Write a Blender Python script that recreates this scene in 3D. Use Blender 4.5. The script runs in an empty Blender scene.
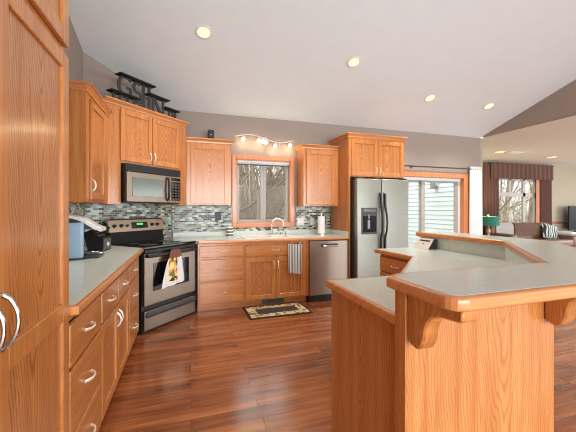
import bpy, bmesh, math, random
from mathutils import Vector, Matrix
PI = math.pi
random.seed(7)
SC = bpy.context.scene
COL = SC.collection

# ------------------------------------------------------------------ camera
cam_d = bpy.data.cameras.new('camera')
cam = bpy.data.objects.new('camera', cam_d)
COL.objects.link(cam)
cam.location = (0, 0, 1.312)
cam.rotation_euler = (PI / 2, 0, -0.313)
cam_d.sensor_width = 36
cam_d.lens = 311.03 / 576 * 36
cam_d.shift_y = -6.706 / 576
cam_d.clip_start = 0.02
cam_d.clip_end = 200
SC.camera = cam

# ------------------------------------------------------------------ world, exposure
world = bpy.data.worlds.new('sky')
SC.world = world
world.use_nodes = True
wn = world.node_tree
for n in list(wn.nodes):
    wn.nodes.remove(n)
w_out = wn.nodes.new('ShaderNodeOutputWorld')
w_bg = wn.nodes.new('ShaderNodeBackground')
w_tc = wn.nodes.new('ShaderNodeTexCoord')
w_sep = wn.nodes.new('ShaderNodeSeparateXYZ')
w_rmp = wn.nodes.new('ShaderNodeValToRGB')
w_rmp.color_ramp.elements[0].position = 0.48
w_rmp.color_ramp.elements[0].color = (0.12, 0.115, 0.11, 1)
w_rmp.color_ramp.elements[1].position = 0.52
w_rmp.color_ramp.elements[1].color = (0.33, 0.335, 0.34, 1)
w_el = w_rmp.color_ramp.elements.new(0.95)      # an overcast sky is brighter overhead
w_el.color = (0.95, 0.98, 1.0, 1)
w_map = wn.nodes.new('ShaderNodeMapRange')
w_map.inputs['From Min'].default_value = -1
w_map.inputs['From Max'].default_value = 1
wn.links.new(w_tc.outputs['Generated'], w_sep.inputs[0])
wn.links.new(w_sep.outputs['Z'], w_map.inputs['Value'])
wn.links.new(w_map.outputs[0], w_rmp.inputs[0])
wn.links.new(w_rmp.outputs[0], w_bg.inputs['Color'])
wn.links.new(w_bg.outputs[0], w_out.inputs['Surface'])
w_bg.inputs['Strength'].default_value = 3.6
SC.view_settings.view_transform = 'Standard'
SC.view_settings.look = 'None'
SC.view_settings.gamma = 1
SC.view_settings.use_curve_mapping = False
SC.view_settings.exposure = 0.52


def area(name, loc, rot, sx, sy, power, color=(1, 1, 1)):
    l = bpy.data.lights.new(name, 'AREA')
    l.shape = 'RECTANGLE'
    l.size, l.size_y, l.energy, l.color = sx, sy, power, color
    o = bpy.data.objects.new(name, l)
    o.location, o.rotation_euler = loc, rot
    COL.objects.link(o)
    return o


# added fill lights for brightness: one behind the camera, one on the living-room side
area('rear_fill_light', (2.2, -7.5, 1.2), (math.radians(97), 0, 0), 9.0, 3.0, 720, (0.94, 0.98, 1.0))
area('side_fill_light', (13.4, 2.0, 1.4), (math.radians(98), 0, math.radians(90)), 6.0, 2.0, 185, (0.95, 0.98, 1.0))
sun_d = bpy.data.lights.new('sun', 'SUN')
sun_d.energy = 1.2
sun_d.angle = math.radians(8)
sun = bpy.data.objects.new('sun', sun_d)
sun.rotation_euler = Vector((1, -.02, -.85)).to_track_quat('-Z', 'Y').to_euler()
COL.objects.link(sun)
SC.cycles.filter_width = 1.1

# ------------------------------------------------------------------ helpers


def lin(r, g, b):
    def f(c):
        c /= 255
        return c / 12.92 if c <= 0.04045 else ((c + 0.055) / 1.055) ** 2.4
    return (f(r), f(g), f(b), 1)


class MB:
    """collects shapes into ONE mesh"""

    def __init__(self):
        self.bm = bmesh.new()

    def _xf(self, vs, m):
        if m is not None:
            for v in vs:
                v.co = m @ v.co

    def box(self, x0, x1, y0, y1, z0, z1, bev=0, m=None, seg=1):
        b = bmesh.new()
        bmesh.ops.create_cube(b, size=1)
        for v in b.verts:
            v.co = Vector((x0 + (v.co.x + .5) * (x1 - x0), y0 + (v.co.y + .5) * (y1 - y0), z0 + (v.co.z + .5) * (z1 - z0)))
        if bev:
            bmesh.ops.bevel(b, geom=list(b.edges), offset=bev, segments=seg, affect='EDGES', profile=.5)
        self._xf(b.verts, m)
        self.merge(b)
        return self

    def merge(self, b):
        me = bpy.data.meshes.new('tmp')
        b.to_mesh(me)
        b.free()
        self.bm.from_mesh(me)
        bpy.data.meshes.remove(me)

    def prism(self, pts, z0, z1, bev=0, m=None, seg=2, bev_all=True):
        """polygon (x, y) extruded in z"""
        b = bmesh.new()
        vs = [b.verts.new((p[0], p[1], z0)) for p in pts]
        f = b.faces.new(vs)
        r = bmesh.ops.extrude_face_region(b, geom=[f])
        for v in r['geom']:
            if isinstance(v, bmesh.types.BMVert):
                v.co.z = z1
        bmesh.ops.recalc_face_normals(b, faces=b.faces)
        if bev:
            ed = [e for e in b.edges if bev_all or abs(e.verts[0].co.z - e.verts[1].co.z) < 1e-6]
            bmesh.ops.bevel(b, geom=ed, offset=bev, segments=seg, affect='EDGES', profile=.5)
        self._xf(b.verts, m)
        self.merge(b)
        return self

    def loft(self, rings, m=None, cap=True, closed=True):
        b = bmesh.new()
        R = [[b.verts.new(p) for p in r] for r in rings]
        n = len(R[0])
        for i in range(len(R) - 1):
            for j in range(n if closed else n - 1):
                k = (j + 1) % n
                b.faces.new((R[i][j], R[i][k], R[i + 1][k], R[i + 1][j]))
        if cap and closed:
            b.faces.new(R[0][::-1])
            b.faces.new(R[-1])
        bmesh.ops.recalc_face_normals(b, faces=b.faces)
        self._xf(b.verts, m)
        self.merge(b)
        return self

    def tube(self, pts, r, n=8, m=None, rz=None):
        """round bar through points; r number or list; rz squashes the section along its second axis"""
        P = [Vector(p) for p in pts]
        rs = r if isinstance(r, (list, tuple)) else [r] * len(P)
        T = []
        for i in range(len(P)):
            a = P[max(i - 1, 0)]
            c = P[min(i + 1, len(P) - 1)]
            T.append((c - a).normalized())
        up = Vector((0, 0, 1)) if abs(T[0].z) < .9 else Vector((1, 0, 0))
        u = T[0].cross(up).normalized()
        rings = []
        for i, p in enumerate(P):
            u = (u - T[i] * u.dot(T[i]))
            u = u.normalized() if u.length > 1e-6 else T[i].orthogonal().normalized()
            w = T[i].cross(u)
            k = rz if rz else 1
            rings.append([p + (u * math.cos(2 * PI * j / n) + w * k * math.sin(2 * PI * j / n)) * rs[i] for j in range(n)])
        return self.loft(rings, m)

    def lathe(self, prof, n=20, c=(0, 0, 0), m=None):
        """profile of (radius, z)"""
        rings = [[(c[0] + max(r, 1e-4) * math.cos(2 * PI * j / n), c[1] + max(r, 1e-4) * math.sin(2 * PI * j / n), c[2] + z) for j in range(n)] for r, z in prof]
        return self.loft(rings, m)

    def sphere(self, c, r, n=12, s=(1, 1, 1), m=None):
        prof = [(r * math.sin(PI * i / 8), -r * math.cos(PI * i / 8)) for i in range(9)]
        rings = [[(c[0] + s[0] * max(q, 1e-4) * math.cos(2 * PI * j / n), c[1] + s[1] * max(q, 1e-4) * math.sin(2 * PI * j / n), c[2] + s[2] * z) for j in range(n)] for q, z in prof]
        return self.loft(rings, m)


def obj(name, mb, mat, parent=None, smooth=False, centre=True, loc=None):
    bm = mb.bm if isinstance(mb, MB) else mb
    me = bpy.data.meshes.new(name)
    off = Vector((0, 0, 0))
    if centre and len(bm.verts):
        xs = [v.co.x for v in bm.verts]
        ys = [v.co.y for v in bm.verts]
        zs = [v.co.z for v in bm.verts]
        off = Vector(((min(xs) + max(xs)) / 2, (min(ys) + max(ys)) / 2, (min(zs) + max(zs)) / 2))
        for v in bm.verts:
            v.co -= off
    bm.to_mesh(me)
    bm.free()
    if smooth:
        for p in me.polygons:
            p.use_smooth = True
        try:
            me.set_sharp_from_angle(angle=math.radians(42))
        except Exception:
            pass
    me.materials.append(mat)
    o = bpy.data.objects.new(name, me)
    COL.objects.link(o)
    if parent is not None:
        o.parent = parent
        # parts of parts: the coordinates given are those of the top thing
        if parent.parent is not None or (parent.type == 'MESH'):
            off = off - parent.location
    o.location = off
    return o


def tag(o, label, cat, group=None):
    o['label'] = label
    o['category'] = cat
    if group:
        o['group'] = group
    return o


def thing(name, label, cat, loc=(0, 0, 0), rotz=0, group=None):
    o = bpy.data.objects.new(name, None)
    o.empty_display_size = .1
    COL.objects.link(o)
    o.location = loc
    o.rotation_euler = (0, 0, rotz)
    return tag(o, label, cat, group)


def struct(name, mb, mat, parent=None, smooth=False, label=None):
    o = obj(name, mb, mat, parent, smooth)
    o['kind'] = 'structure'
    if label:
        o['label'] = label
    return o


def sgroup(name, loc=(0, 0, 0)):
    o = bpy.data.objects.new(name, None)
    COL.objects.link(o)
    o.location = loc
    o['kind'] = 'structure'
    return o


def dup(root, loc, rotz=None, label=None, group=None, scale=None):
    r = root.copy()
    COL.objects.link(r)
    r.location = loc
    if rotz is not None:
        r.rotation_euler = (0, 0, rotz)
    if scale:
        r.scale = (scale,) * 3
    if label:
        r['label'] = label
    if group:
        r['group'] = group
    for ch in list(root.children):
        c = ch.copy()
        COL.objects.link(c)
        c.parent = r
        for g in list(ch.children):
            d = g.copy()
            COL.objects.link(d)
            d.parent = c
    return r


# ------------------------------------------------------------------ materials
MATS = {}


class NT:
    def __init__(self, name):
        self.m = bpy.data.materials.new(name)
        self.m.use_nodes = True
        self.t = self.m.node_tree
        self.b = self.t.nodes['Principled BSDF']

    def n(self, typ, **kw):
        x = self.t.nodes.new(typ)
        for k, v in kw.items():
            setattr(x, k, v)
        return x

    def l(self, a, b):
        self.t.links.new(a, b)

    def math(self, op, a, b=None, c=None):
        x = self.n('ShaderNodeMath', operation=op)
        for i, v in enumerate((a, b, c)):
            if v is None:
                continue
            if isinstance(v, (int, float)):
                x.inputs[i].default_value = v
            else:
                self.l(v, x.inputs[i])
        return x.outputs[0]

    def ramp(self, fac, stops, interp='LINEAR'):
        x = self.n('ShaderNodeValToRGB')
        cr = x.color_ramp
        cr.interpolation = interp
        while len(cr.elements) < len(stops):
            cr.elements.new(.5)
        for e, (p, c) in zip(cr.elements, stops):
            e.position = p
            e.color = c
        self.l(fac, x.inputs[0])
        return x.outputs[0]

    def mix(self, fac, a, b, mode='MIX'):
        x = self.n('ShaderNodeMix', data_type='RGBA', blend_type=mode)
        for s, v in ((x.inputs[0], fac), (x.inputs[6], a), (x.inputs[7], b)):
            if isinstance(v, (int, float, tuple)):
                s.default_value = v
            else:
                self.l(v, s)
        return x.outputs[2]

    def comb(self, x, y, z):
        c = self.n('ShaderNodeCombineXYZ')
        for i, v in enumerate((x, y, z)):
            if isinstance(v, (int, float)):
                c.inputs[i].default_value = v
            else:
                self.l(v, c.inputs[i])
        return c.outputs[0]

    def noise(self, vec, scale=1, detail=3, rough=.5):
        x = self.n('ShaderNodeTexNoise')
        x.inputs['Scale'].default_value = scale
        x.inputs['Detail'].default_value = detail
        x.inputs['Roughness'].default_value = rough
        self.l(vec, x.inputs['Vector'])
        return x.outputs[0]

    def objxyz(self):
        tc = self.n('ShaderNodeTexCoord')
        s = self.n('ShaderNodeSeparateXYZ')
        self.l(tc.outputs['Object'], s.inputs[0])
        return tc.outputs['Object'], s.outputs[0], s.outputs[1], s.outputs[2]

    def set(self, rough=.5, metal=0, spec=.5, coat=0):
        self.b.inputs['Roughness'].default_value = rough
        self.b.inputs['Metallic'].default_value = metal
        self.b.inputs['Specular IOR Level'].default_value = spec
        self.b.inputs['Coat Weight'].default_value = coat
        self.b.inputs['Coat Roughness'].default_value = .15

    def col(self, c):
        if isinstance(c, tuple):
            self.b.inputs['Base Color'].default_value = c
        else:
            self.l(c, self.b.inputs['Base Color'])

    def bump(self, h, strength=.2, dist=.01):
        x = self.n('ShaderNodeBump')
        x.inputs['Strength'].default_value = strength
        x.inputs['Distance'].default_value = dist
        self.l(h, x.inputs['Height'])
        self.l(x.outputs[0], self.b.inputs['Normal'])


def flat(name, rgb, rough=.5, metal=0, spec=.5, coat=0, var=.06, scale=30):
    """plain finish with a little mottling"""
    if name in MATS:
        return MATS[name]
    N = NT(name)
    c = lin(*rgb)
    o, x, y, z = N.objxyz()
    nz = N.noise(o, scale, 2)
    N.col(N.ramp(nz, [(.3, tuple(v * (1 - var) for v in c[:3]) + (1,)), (.7, tuple(min(1, v * (1 + var)) for v in c[:3]) + (1,))]))
    N.set(rough, metal, spec, coat)
    MATS[name] = N.m
    return N.m


def emit(name, rgb, strength):
    if name in MATS:
        return MATS[name]
    N = NT(name)
    N.col(lin(*rgb))
    N.b.inputs['Emission Color'].default_value = lin(*rgb)
    N.b.inputs['Emission Strength'].default_value = strength
    MATS[name] = N.m
    return N.m


OAK_L, OAK_D = (209, 143, 80), (176, 101, 47)


def oak(grain='z', across='x', cath=0.0, light=OAK_L, dark=OAK_D, tag_=''):
    key = 'oak_%s%s%.2f%s' % (grain, across, cath, tag_)
    if key in MATS:
        return MATS[key]
    N = NT(key)
    o, x, y, z = N.objxyz()
    ax = dict(x=x, y=y, z=z)
    third = [k for k in 'xyz' if k not in (grain, across)][0]
    g, a, t = ax[grain], ax[across], ax[third]
    info = N.n('ShaderNodeObjectInfo')
    rnd = N.math('MULTIPLY', info.outputs['Random'], 13.7)
    g = N.math('ADD', g, rnd)
    at = N.math('ADD', a, N.math('MULTIPLY', t, .83))
    # straight pores
    v1 = N.comb(N.math('MULTIPLY', at, 140), N.math('MULTIPLY', t, 40), N.math('MULTIPLY', g, 5))
    n1 = N.noise(v1, 1, 3, .6)
    # soft wide tone streaks
    v2 = N.comb(N.math('MULTIPLY', at, 22), N.math('MULTIPLY', t, 5), N.math('MULTIPLY', g, .9))
    n2 = N.noise(v2, 1, 2)
    base = N.ramp(N.math('ADD', N.math('MULTIPLY', n1, .45), N.math('MULTIPLY', n2, .55)), [(.33, lin(*dark)), (.5, lin(*[(p + q) / 2 for p, q in zip(light, dark)])), (.66, lin(*light))])
    if cath:
        v3 = N.comb(N.math('MULTIPLY', a, 7), t, N.math('MULTIPLY', g, 2.2))
        n3 = N.noise(v3, 1, 2)
        a2 = N.math('ADD', a, N.math('MULTIPLY_ADD', N.math('FRACT', rnd), .12, -.06))
        val = N.math('ADD', N.math('MULTIPLY', g, .95), N.math('MULTIPLY', N.math('SQRT', N.math('MULTIPLY_ADD', a2, a2, .0006)), -9))
        val = N.math('ADD', val, N.math('MULTIPLY', n3, .8))
        val = N.math('ADD', val, N.math('MULTIPLY', n1, .05))
        sn = N.math('SINE', N.math('MULTIPLY', val, 2 * PI * 9))
        ln = N.ramp(N.math('MULTIPLY_ADD', sn, .5, .5), [(.0, (0, 0, 0, 1)), (.58, (0, 0, 0, 1)), (.95, (1, 1, 1, 1))])
        base = N.mix(N.math('MULTIPLY', ln, cath), base, lin(*[c * .62 for c in dark]))
    N.col(base)
    N.set(.30, 0, .5, .45)
    N.bump(n1, .06, .002)
    MATS[key] = N.m
    return N.m


OAK_V = oak('z', 'x', .12)           # stiles, frames
OAK_P = oak('z', 'x', .62)           # door panels
OAK_H = oak('x', 'z', .22)           # drawer fronts, rails
OAK_S = oak('z', 'y', .16)           # cabinet sides
OAK_E = oak('x', 'z', 0)             # edges running along x
OAK_EDGE = oak('x', 'y', 0, (218, 150, 92), (192, 118, 64), 'edge')
OAK_T = oak('z', 'x', 0, (196, 118, 58), (170, 90, 40), 'dk')   # toe boards


def laminate():
    N = NT('grey_green_laminate')
    o, x, y, z = N.objxyz()
    a = N.noise(o, 260, 2, .7)
    b = N.noise(o, 60, 3, .6)
    f = N.math('ADD', N.math('MULTIPLY', a, .6), N.math('MULTIPLY', b, .4))
    N.col(N.ramp(f, [(.35, lin(196, 204, 195)), (.5, lin(207, 213, 205)), (.65, lin(216, 222, 214))]))
    N.set(.24, 0, .5)
    return N.m


LAM = laminate()


def wood_floor():
    N = NT('hand_scraped_floor')
    o, x, y, z = N.objxyz()
    br = N.n('ShaderNodeTexBrick')
    br.offset = .37
    br.inputs['Color1'].default_value = (0, 0, 0, 1)
    br.inputs['Color2'].default_value = (1, 1, 1, 1)
    br.inputs['Mortar'].default_value = (0, 0, 0, 1)
    br.inputs['Scale'].default_value = 1
    br.inputs['Mortar Size'].default_value = .0016
    br.inputs['Brick Width'].default_value = 1.15
    br.inputs['Row Height'].default_value = .118
    N.l(o, br.inputs['Vector'])
    s = N.n('ShaderNodeSeparateColor')
    N.l(br.outputs['Color'], s.inputs[0])
    per = s.outputs[0]
    off = N.math('MULTIPLY', per, 31)
    v = N.comb(N.math('ADD', N.math('MULTIPLY', x, 2.2), off), N.math('MULTIPLY', y, 34), 0)
    g1 = N.noise(v, 1, 4, .6)
    v2 = N.comb(N.math('ADD', N.math('MULTIPLY', x, 1.1), off), N.math('MULTIPLY', y, 9), 3)
    g2 = N.noise(v2, 1, 3, .6)
    f = N.math('ADD', N.math('MULTIPLY', g1, .45), N.math('MULTIPLY', g2, .55))
    f = N.math('ADD', f, N.math('MULTIPLY_ADD', per, .13, -.065))
    c = N.ramp(f, [(.28, lin(78, 38, 21)), (.43, lin(128, 71, 40)), (.56, lin(156, 91, 52)), (.72, lin(188, 124, 78))])
    c = N.mix(br.outputs['Fac'], c, lin(46, 20, 12))
    N.col(c)
    N.set(.22, 0, .9, .5)
    w = N.comb(N.math('MULTIPLY', x, 4), N.math('MULTIPLY', y, 34), off)
    hb = N.math('ADD', N.noise(w, 1, 2), N.math('MULTIPLY', br.outputs['Fac'], -.6))
    N.bump(hb, .30, .006)
    return N.m


FLOOR = wood_floor()


def mosaic(across='x'):
    N = NT('glass_mosaic_' + across)
    o, x, y, z = N.objxyz()
    a = x if across == 'x' else y
    br = N.n('ShaderNodeTexBrick')
    br.offset = .43
    br.inputs['Color1'].default_value = (0, 0, 0, 1)
    br.inputs['Color2'].default_value = (1, 1, 1, 1)
    br.inputs['Mortar'].default_value = (.5, .5, .5, 1)
    br.inputs['Scale'].default_value = 1
    br.inputs['Mortar Size'].default_value = .0016
    br.inputs['Brick Width'].default_value = .062
    br.inputs['Row Height'].default_value = .0255
    N.l(N.comb(a, z, 0), br.inputs['Vector'])
    s = N.n('ShaderNodeSeparateColor')
    N.l(br.outputs['Color'], s.inputs[0])
    c = N.ramp(s.outputs[0], [(0, lin(36, 30, 27)), (.20, lin(80, 72, 62)), (.30, lin(132, 142, 130)), (.46, lin(166, 180, 168)), (.62, lin(120, 136, 126)), (.72, lin(210, 216, 206)), (.88, lin(158, 144, 120))], 'CONSTANT')
    c = N.mix(br.outputs['Fac'], c, lin(184, 188, 178))
    N.col(c)
    N.set(.3, 0, .35)
    return N.m


WALL = flat('mauve_grey_paint', (153, 139, 130), .75, var=.015, scale=6)
WALL_L = flat('beige_paint', (166, 157, 138), .75, var=.015, scale=6)
CEIL = flat('ceiling_paint', (228, 237, 241), .85, var=.012, scale=5)
CEIL_L = flat('ceiling_paint_living', (226, 223, 214), .85, var=.012, scale=5)
WHITE = flat('white_vinyl', (226, 228, 228), .4)
GREYV = flat('grey_vinyl', (160, 159, 153), .4)
NICKEL = flat('brushed_nickel', (236, 231, 220), .34, .5, var=.04)
BOW = flat('polished_bow', (176, 172, 166), .2, 1.0, var=.03)
CHROME = flat('chrome', (225, 225, 225), .12, 1.0, var=.02)
BLACK = flat('black_plastic', (20, 20, 21), .42)
BLACKG = flat('black_glass', (14, 14, 15), .08)
IRON = flat('black_iron', (52, 52, 52), .45)
DGREY = flat('dark_grey_plastic', (62, 62, 62), .4)


def stainless(name, rgb, rough=.3, axis='z'):
    N = NT(name)
    o, x, y, z = N.objxyz()
    d = dict(x=x, y=y, z=z)
    sc = {k: (3 if k == axis else 260) for k in 'xyz'}
    n = N.noise(N.comb(N.math('MULTIPLY', x, sc['x']), N.math('MULTIPLY', y, sc['y']), N.math('MULTIPLY', z, sc['z'])), 1, 2)
    c = lin(*rgb)
    N.col(N.ramp(n, [(.3, tuple(v * .93 for v in c[:3]) + (1,)), (.7, tuple(min(1, v * 1.06) for v in c[:3]) + (1,))]))
    N.set(rough, 1.0)
    return N.m


STEEL = stainless('stainless', (146, 134, 121), .42, 'x')
STEEL_V = stainless('stainless_brushed_upright', (152, 140, 128), .32, 'z')
FRIDGE = stainless('satin_steel', (158, 159, 150), .5, 'x')


def glass():
    N = NT('window_glass')
    t = N.t
    out = t.nodes['Material Output']
    tr = N.n('ShaderNodeBsdfTransparent')
    tr.inputs[0].default_value = (.96, .98, .97, 1)
    gl = N.n('ShaderNodeBsdfGlossy')
    gl.inputs['Roughness'].default_value = .02
    mx = N.n('ShaderNodeMixShader')
    mx.inputs[0].default_value = .005
    N.l(tr.outputs[0], mx.inputs[1])
    N.l(gl.outputs[0], mx.inputs[2])
    N.l(mx.outputs[0], out.inputs['Surface'])
    return N.m


GLASS = glass()

# ------------------------------------------------------------------ setting
BW, LW = 4.682, -1.06          # back wall face (y), left wall face (x)
D0 = (-.22, 4.682)             # cut-off corner wall behind the range
D1 = (-1.06, 3.842)
ZC, SL = 2.72, .33             # ceiling height at the back wall, slope of the vault
RIDGE = 0.6


def zc(y):
    return ZC + SL * (BW - y) if y >= RIDGE else ZC + SL * (BW - RIDGE) - SL * (RIDGE - y)


YB = -2.7
struct('floor', MB().box(-1.2, 13.6, YB, 7.0, -.06, 0), FLOOR)

# vaulted ceiling, a slab that rises away from the back wall and falls again behind the camera
prof = [(4.83, zc(4.83)), (RIDGE, zc(RIDGE)), (YB, zc(YB)), (YB, zc(YB) + .1), (RIDGE, zc(RIDGE) + .1), (4.83, zc(4.83) + .1)]
struct('ceiling', MB().loft([[(x, y, z) for y, z in prof] for x in (-1.2, 5.5)]), CEIL)
struct('ceiling_living', MB().box(5.622, 13.6, YB, 7.0, ZC + .02, ZC + .12), CEIL_L)
# gable above the living-room opening
gp = [(BW, ZC + .02), (BW, zc(BW) + .05), (RIDGE, zc(RIDGE) + .05), (YB, zc(YB) + .05), (YB, ZC + .02)]
struct('wall_gable', MB().loft([[(x, y, z) for y, z in gp] for x in (5.50, 5.62)]), WALL)
# back wall with the sink window and the sliding door let in
WX0, WX1, WZ0, WZ1 = .700, 1.555, 1.10, 2.065
SX0, SX1, SZ1 = 3.13, 5.10, 1.905
wb = MB()
T = .14
for a in [(-.40, WX0, 0, 2.78), (WX1, SX0, 0, 2.78), (WX0, WX1, 0, WZ0), (WX0, WX1, WZ1, 2.78), (SX0, SX1, SZ1, 2.78), (SX1, 5.518, 0, 2.78)]:
    wb.box(a[0], a[1], BW, BW + T, a[2], a[3])
struct('wall_back', wb, WALL)
lw = [(4.0, 0), (4.0, zc(4.0)), (RIDGE, zc(RIDGE) + .02), (YB, zc(YB)), (YB, 0)]
struct('wall_left', MB().loft([[(x, y, z) for y, z in lw] for x in (LW - .12, LW)]), WALL)
k = .12 * math.sqrt(.5)
struct('wall_corner', MB().loft([[(D0[0], D0[1], z if z == 0 else zc(D0[1]) + .03), (D1[0], D1[1], z if z == 0 else zc(D1[1]) + .03), (D1[0] - k, D1[1] + k, z if z == 0 else zc(D1[1] + k) + .03), (D0[0] - k, D0[1] + k, z if z == 0 else zc(D0[1] + k) + .03)] for z in (0, 1)]), WALL)
# living room
LY = 6.85
LX0, LX1, LZ0, LZ1 = 8.70, 10.41, .86, 2.245
wl = MB()
for a in [(5.60, LX0, 0, 2.76), (LX1, 13.6, 0, 2.76), (LX0, LX1, 0, LZ0), (LX0, LX1, LZ1, 2.76)]:
    wl.box(a[0], a[1], LY, LY + .14, a[2], a[3])
struct('wall_living', wl, WALL_L)
struct('wall_side', MB().box(5.615, 5.74, BW + T, LY, 0, 2.76), WALL_L)
# lap siding outside on that wall, seen through the sliding door
SID = flat('pale_blue_siding', (192, 204, 202), .6, var=.03)
sd = MB()
z = -.3
while z < 2.9:
    sd.loft([[(5.585, y, z), (5.614, y, z), (5.614, y, z + .108), (5.600, y, z + .108)] for y in (BW + T + .005, LY + .14)])
    z += .106
struct('siding', sd, SID, label='pale lap siding on the outside wall beyond the sliding door')
CH = flat('reddish_chair_rail', (150, 84, 58), .4)
struct('trim_1', MB().box(LX1 + .62, 13.5, LY - .025, LY - .001, .85, .925, .006), CH, label='reddish wooden chair rail on the beige living room wall')
struct('baseboard_back', MB().box(5.2, 5.518, BW - .016, BW - .001, 0, .09, .004), OAK_E)
struct('baseboard_living', MB().box(5.75, 13.5, LY - .016, LY - .001, 0, .09, .004), OAK_E)

# tiled splash areas
MOS = mosaic('x')
struct('trim_2', MB().box(-.20, .632, BW - .010, BW - .001, .986, 1.368), MOS, label='glass mosaic backsplash between range corner and sink window')
struct('trim_3', MB().box(1.652, 2.244, BW - .010, BW - .001, .986, 1.36), MOS, label='glass mosaic backsplash right of the sink window')
struct('trim_4', MB().box(.634, 1.650, BW - .010, BW - .001, .986, 1.033), MOS, label='narrow strip of glass mosaic beneath the sink window')
struct('trim_5', MB().box(LW + .001, LW + .010, 1.49, 3.81, .986, 1.42), mosaic('y'), label='glass mosaic backsplash on the left wall')
dl = math.hypot(D0[0] - D1[0], D0[1] - D1[1])
td = struct('trim_6', MB().box(.01, dl - .01, -.010, -.001, .93, 1.42), MOS, label='glass mosaic backsplash behind the range')
cx, cy, cz = td.location
R45 = Matrix.Rotation(PI / 4, 4, 'Z')
td.location = Matrix.Translation((D1[0], D1[1], 0)) @ R45 @ Vector((cx, cy, cz))
td.rotation_euler = (0, 0, PI / 4)

# sink window
w1 = sgroup('window_1', (1.1275, BW, WZ0))


def put(o, parent):
    """world-built piece under an unrotated empty"""
    o.parent = parent
    o.location = o.location - parent.location
    return o


def casing(x0, x1, z0, z1, w, y0, y1, bottom=True):
    m = MB()
    m.box(x0 - w, x0, y0, y1, z0 - (w if bottom else 0), z1 + w, .005)
    m.box(x1, x1 + w, y0, y1, z0 - (w if bottom else 0), z1 + w, .005)
    m.box(x0, x1, y0, y1, z1, z1 + w, .005)
    if bottom:
        m.box(x0, x1, y0, y1, z0 - w, z0, .005)
    return m


OAKC = oak('z', 'x', 0, (214, 142, 90), (190, 116, 70), 'casing')
put(struct('casing', casing(WX0, WX1, WZ0, WZ1, .066, BW - .022, BW - .001), OAKC), w1)
jm = MB()
jm.box(WX0 - .001, WX0 + .012, BW - .01, BW + .10, WZ0, WZ1).box(WX1 - .012, WX1 + .001, BW - .01, BW + .10, WZ0, WZ1)
jm.box(WX0, WX1, BW - .01, BW + .10, WZ0 - .001, WZ0 + .012).box(WX0, WX1, BW - .01, BW + .10, WZ1 - .012, WZ1 + .001)
put(struct('jamb', jm, OAKC), w1)
mid = (WX0 + WX1) / 2
for a, b in ((WX0 + .012, mid), (mid, WX1 - .012)):
    s = MB()
    y0, y1 = BW + .055, BW + .095
    f = .042
    s.box(a, a + f, y0, y1, WZ0 + .012, WZ1 - .012, .004).box(b - f, b, y0, y1, WZ0 + .012, WZ1 - .012, .004)
    s.box(a + f, b - f, y0, y1, WZ0 + .012, WZ0 + .012 + f, .004).box(a + f, b - f, y0, y1, WZ1 - .012 - f, WZ1 - .012, .004)
    put(struct('sash', s, GREYV), w1)
    put(struct('pane', MB().box(a + f, b - f, BW + .072, BW + .078, WZ0 + .054, WZ1 - .054), GLASS), w1)

# sliding door
d1 = sgroup('door_1', (4.065, BW, 0))
put(struct('casing', casing(SX0, SX1, 0, SZ1, .088, BW - .022, BW - .001, False).box(SX1 - .016, SX1 + .001, BW - .02, BW + .085, 0, SZ1).box(SX0 - .001, SX0 + .016, BW - .02, BW + .085, 0, SZ1), OAKC), d1)
fr = MB()
fr.box(SX1 - .05, SX1 - .002, BW + .087, BW + .17, 0, SZ1).box(SX0 + .002, SX0 + .05, BW + .087, BW + .17, 0, SZ1).box(SX0 + .05, SX1 - .05, BW + .04, BW + .17, SZ1 - .055, SZ1 - .002).box(SX0 + .05, SX1 - .05, BW + .04, BW + .17, .0, .04)
put(struct('frame', fr, WHITE), d1)
for a, b, y in ((SX0 + .05, 4.25, BW + .148), (4.17, SX1 - .05, BW + .106)):
    s = MB()
    f = .085
    s.box(a, a + f, y - .018, y + .018, .04, SZ1 - .055, .004).box(b - f, b, y - .018, y + .018, .04, SZ1 - .055, .004)
    s.box(a + f, b - f, y - .018, y + .018, .04, .16, .004).box(a + f, b - f, y - .018, y + .018, SZ1 - .055 - .03, SZ1 - .055, .004)
    put(struct('sash', s, GREYV), d1)
    put(struct('pane', MB().box(a + f, b - f, y - .003, y + .003, .16, SZ1 - .085), GLASS), d1)

# living-room window
w2 = sgroup('window_2', ((LX0 + LX1) / 2, LY, LZ0))
s = MB()
y0, y1 = LY + .03, LY + .09
s.box(LX0, LX0 + .05, y0, y1, LZ0, LZ1).box(LX1 - .05, LX1, y0, y1, LZ0, LZ1).box(LX0, LX1, y0, y1, LZ1 - .05, LZ1).box(LX0, LX1, y0, y1, LZ0, LZ0 + .05)
s.box(LX0, LX1, y0, y1, 1.70, 1.82)
for xm, a, b in ((9.28, 1.82, LZ1), (9.88, LZ0, LZ1)):
    s.box(xm - .05, xm + .05, y0, y1, a, b)
put(struct('frame', s, flat('greige_vinyl', (168, 163, 154), .45)), w2)
for a, b, c, d in ((LX0 + .05, 9.23, 1.82, LZ1 - .05), (9.33, 9.83, 1.82, LZ1 - .05), (9.93, LX1 - .05, 1.82, LZ1 - .05), (LX0 + .05, 9.83, LZ0 + .05, 1.70), (9.93, LX1 - .05, LZ0 + .05, 1.70)):
    put(struct('pane', MB().box(a, b, LY + .055, LY + .061, c, d), GLASS), w2)
put(struct('casing', casing(LX0, LX1, LZ0, LZ1, .07, LY - .02, LY - .001), OAKC), w2)

# ------------------------------------------------------------------ cabinet pieces (local frame: x along, front faces -y, z up)


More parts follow.
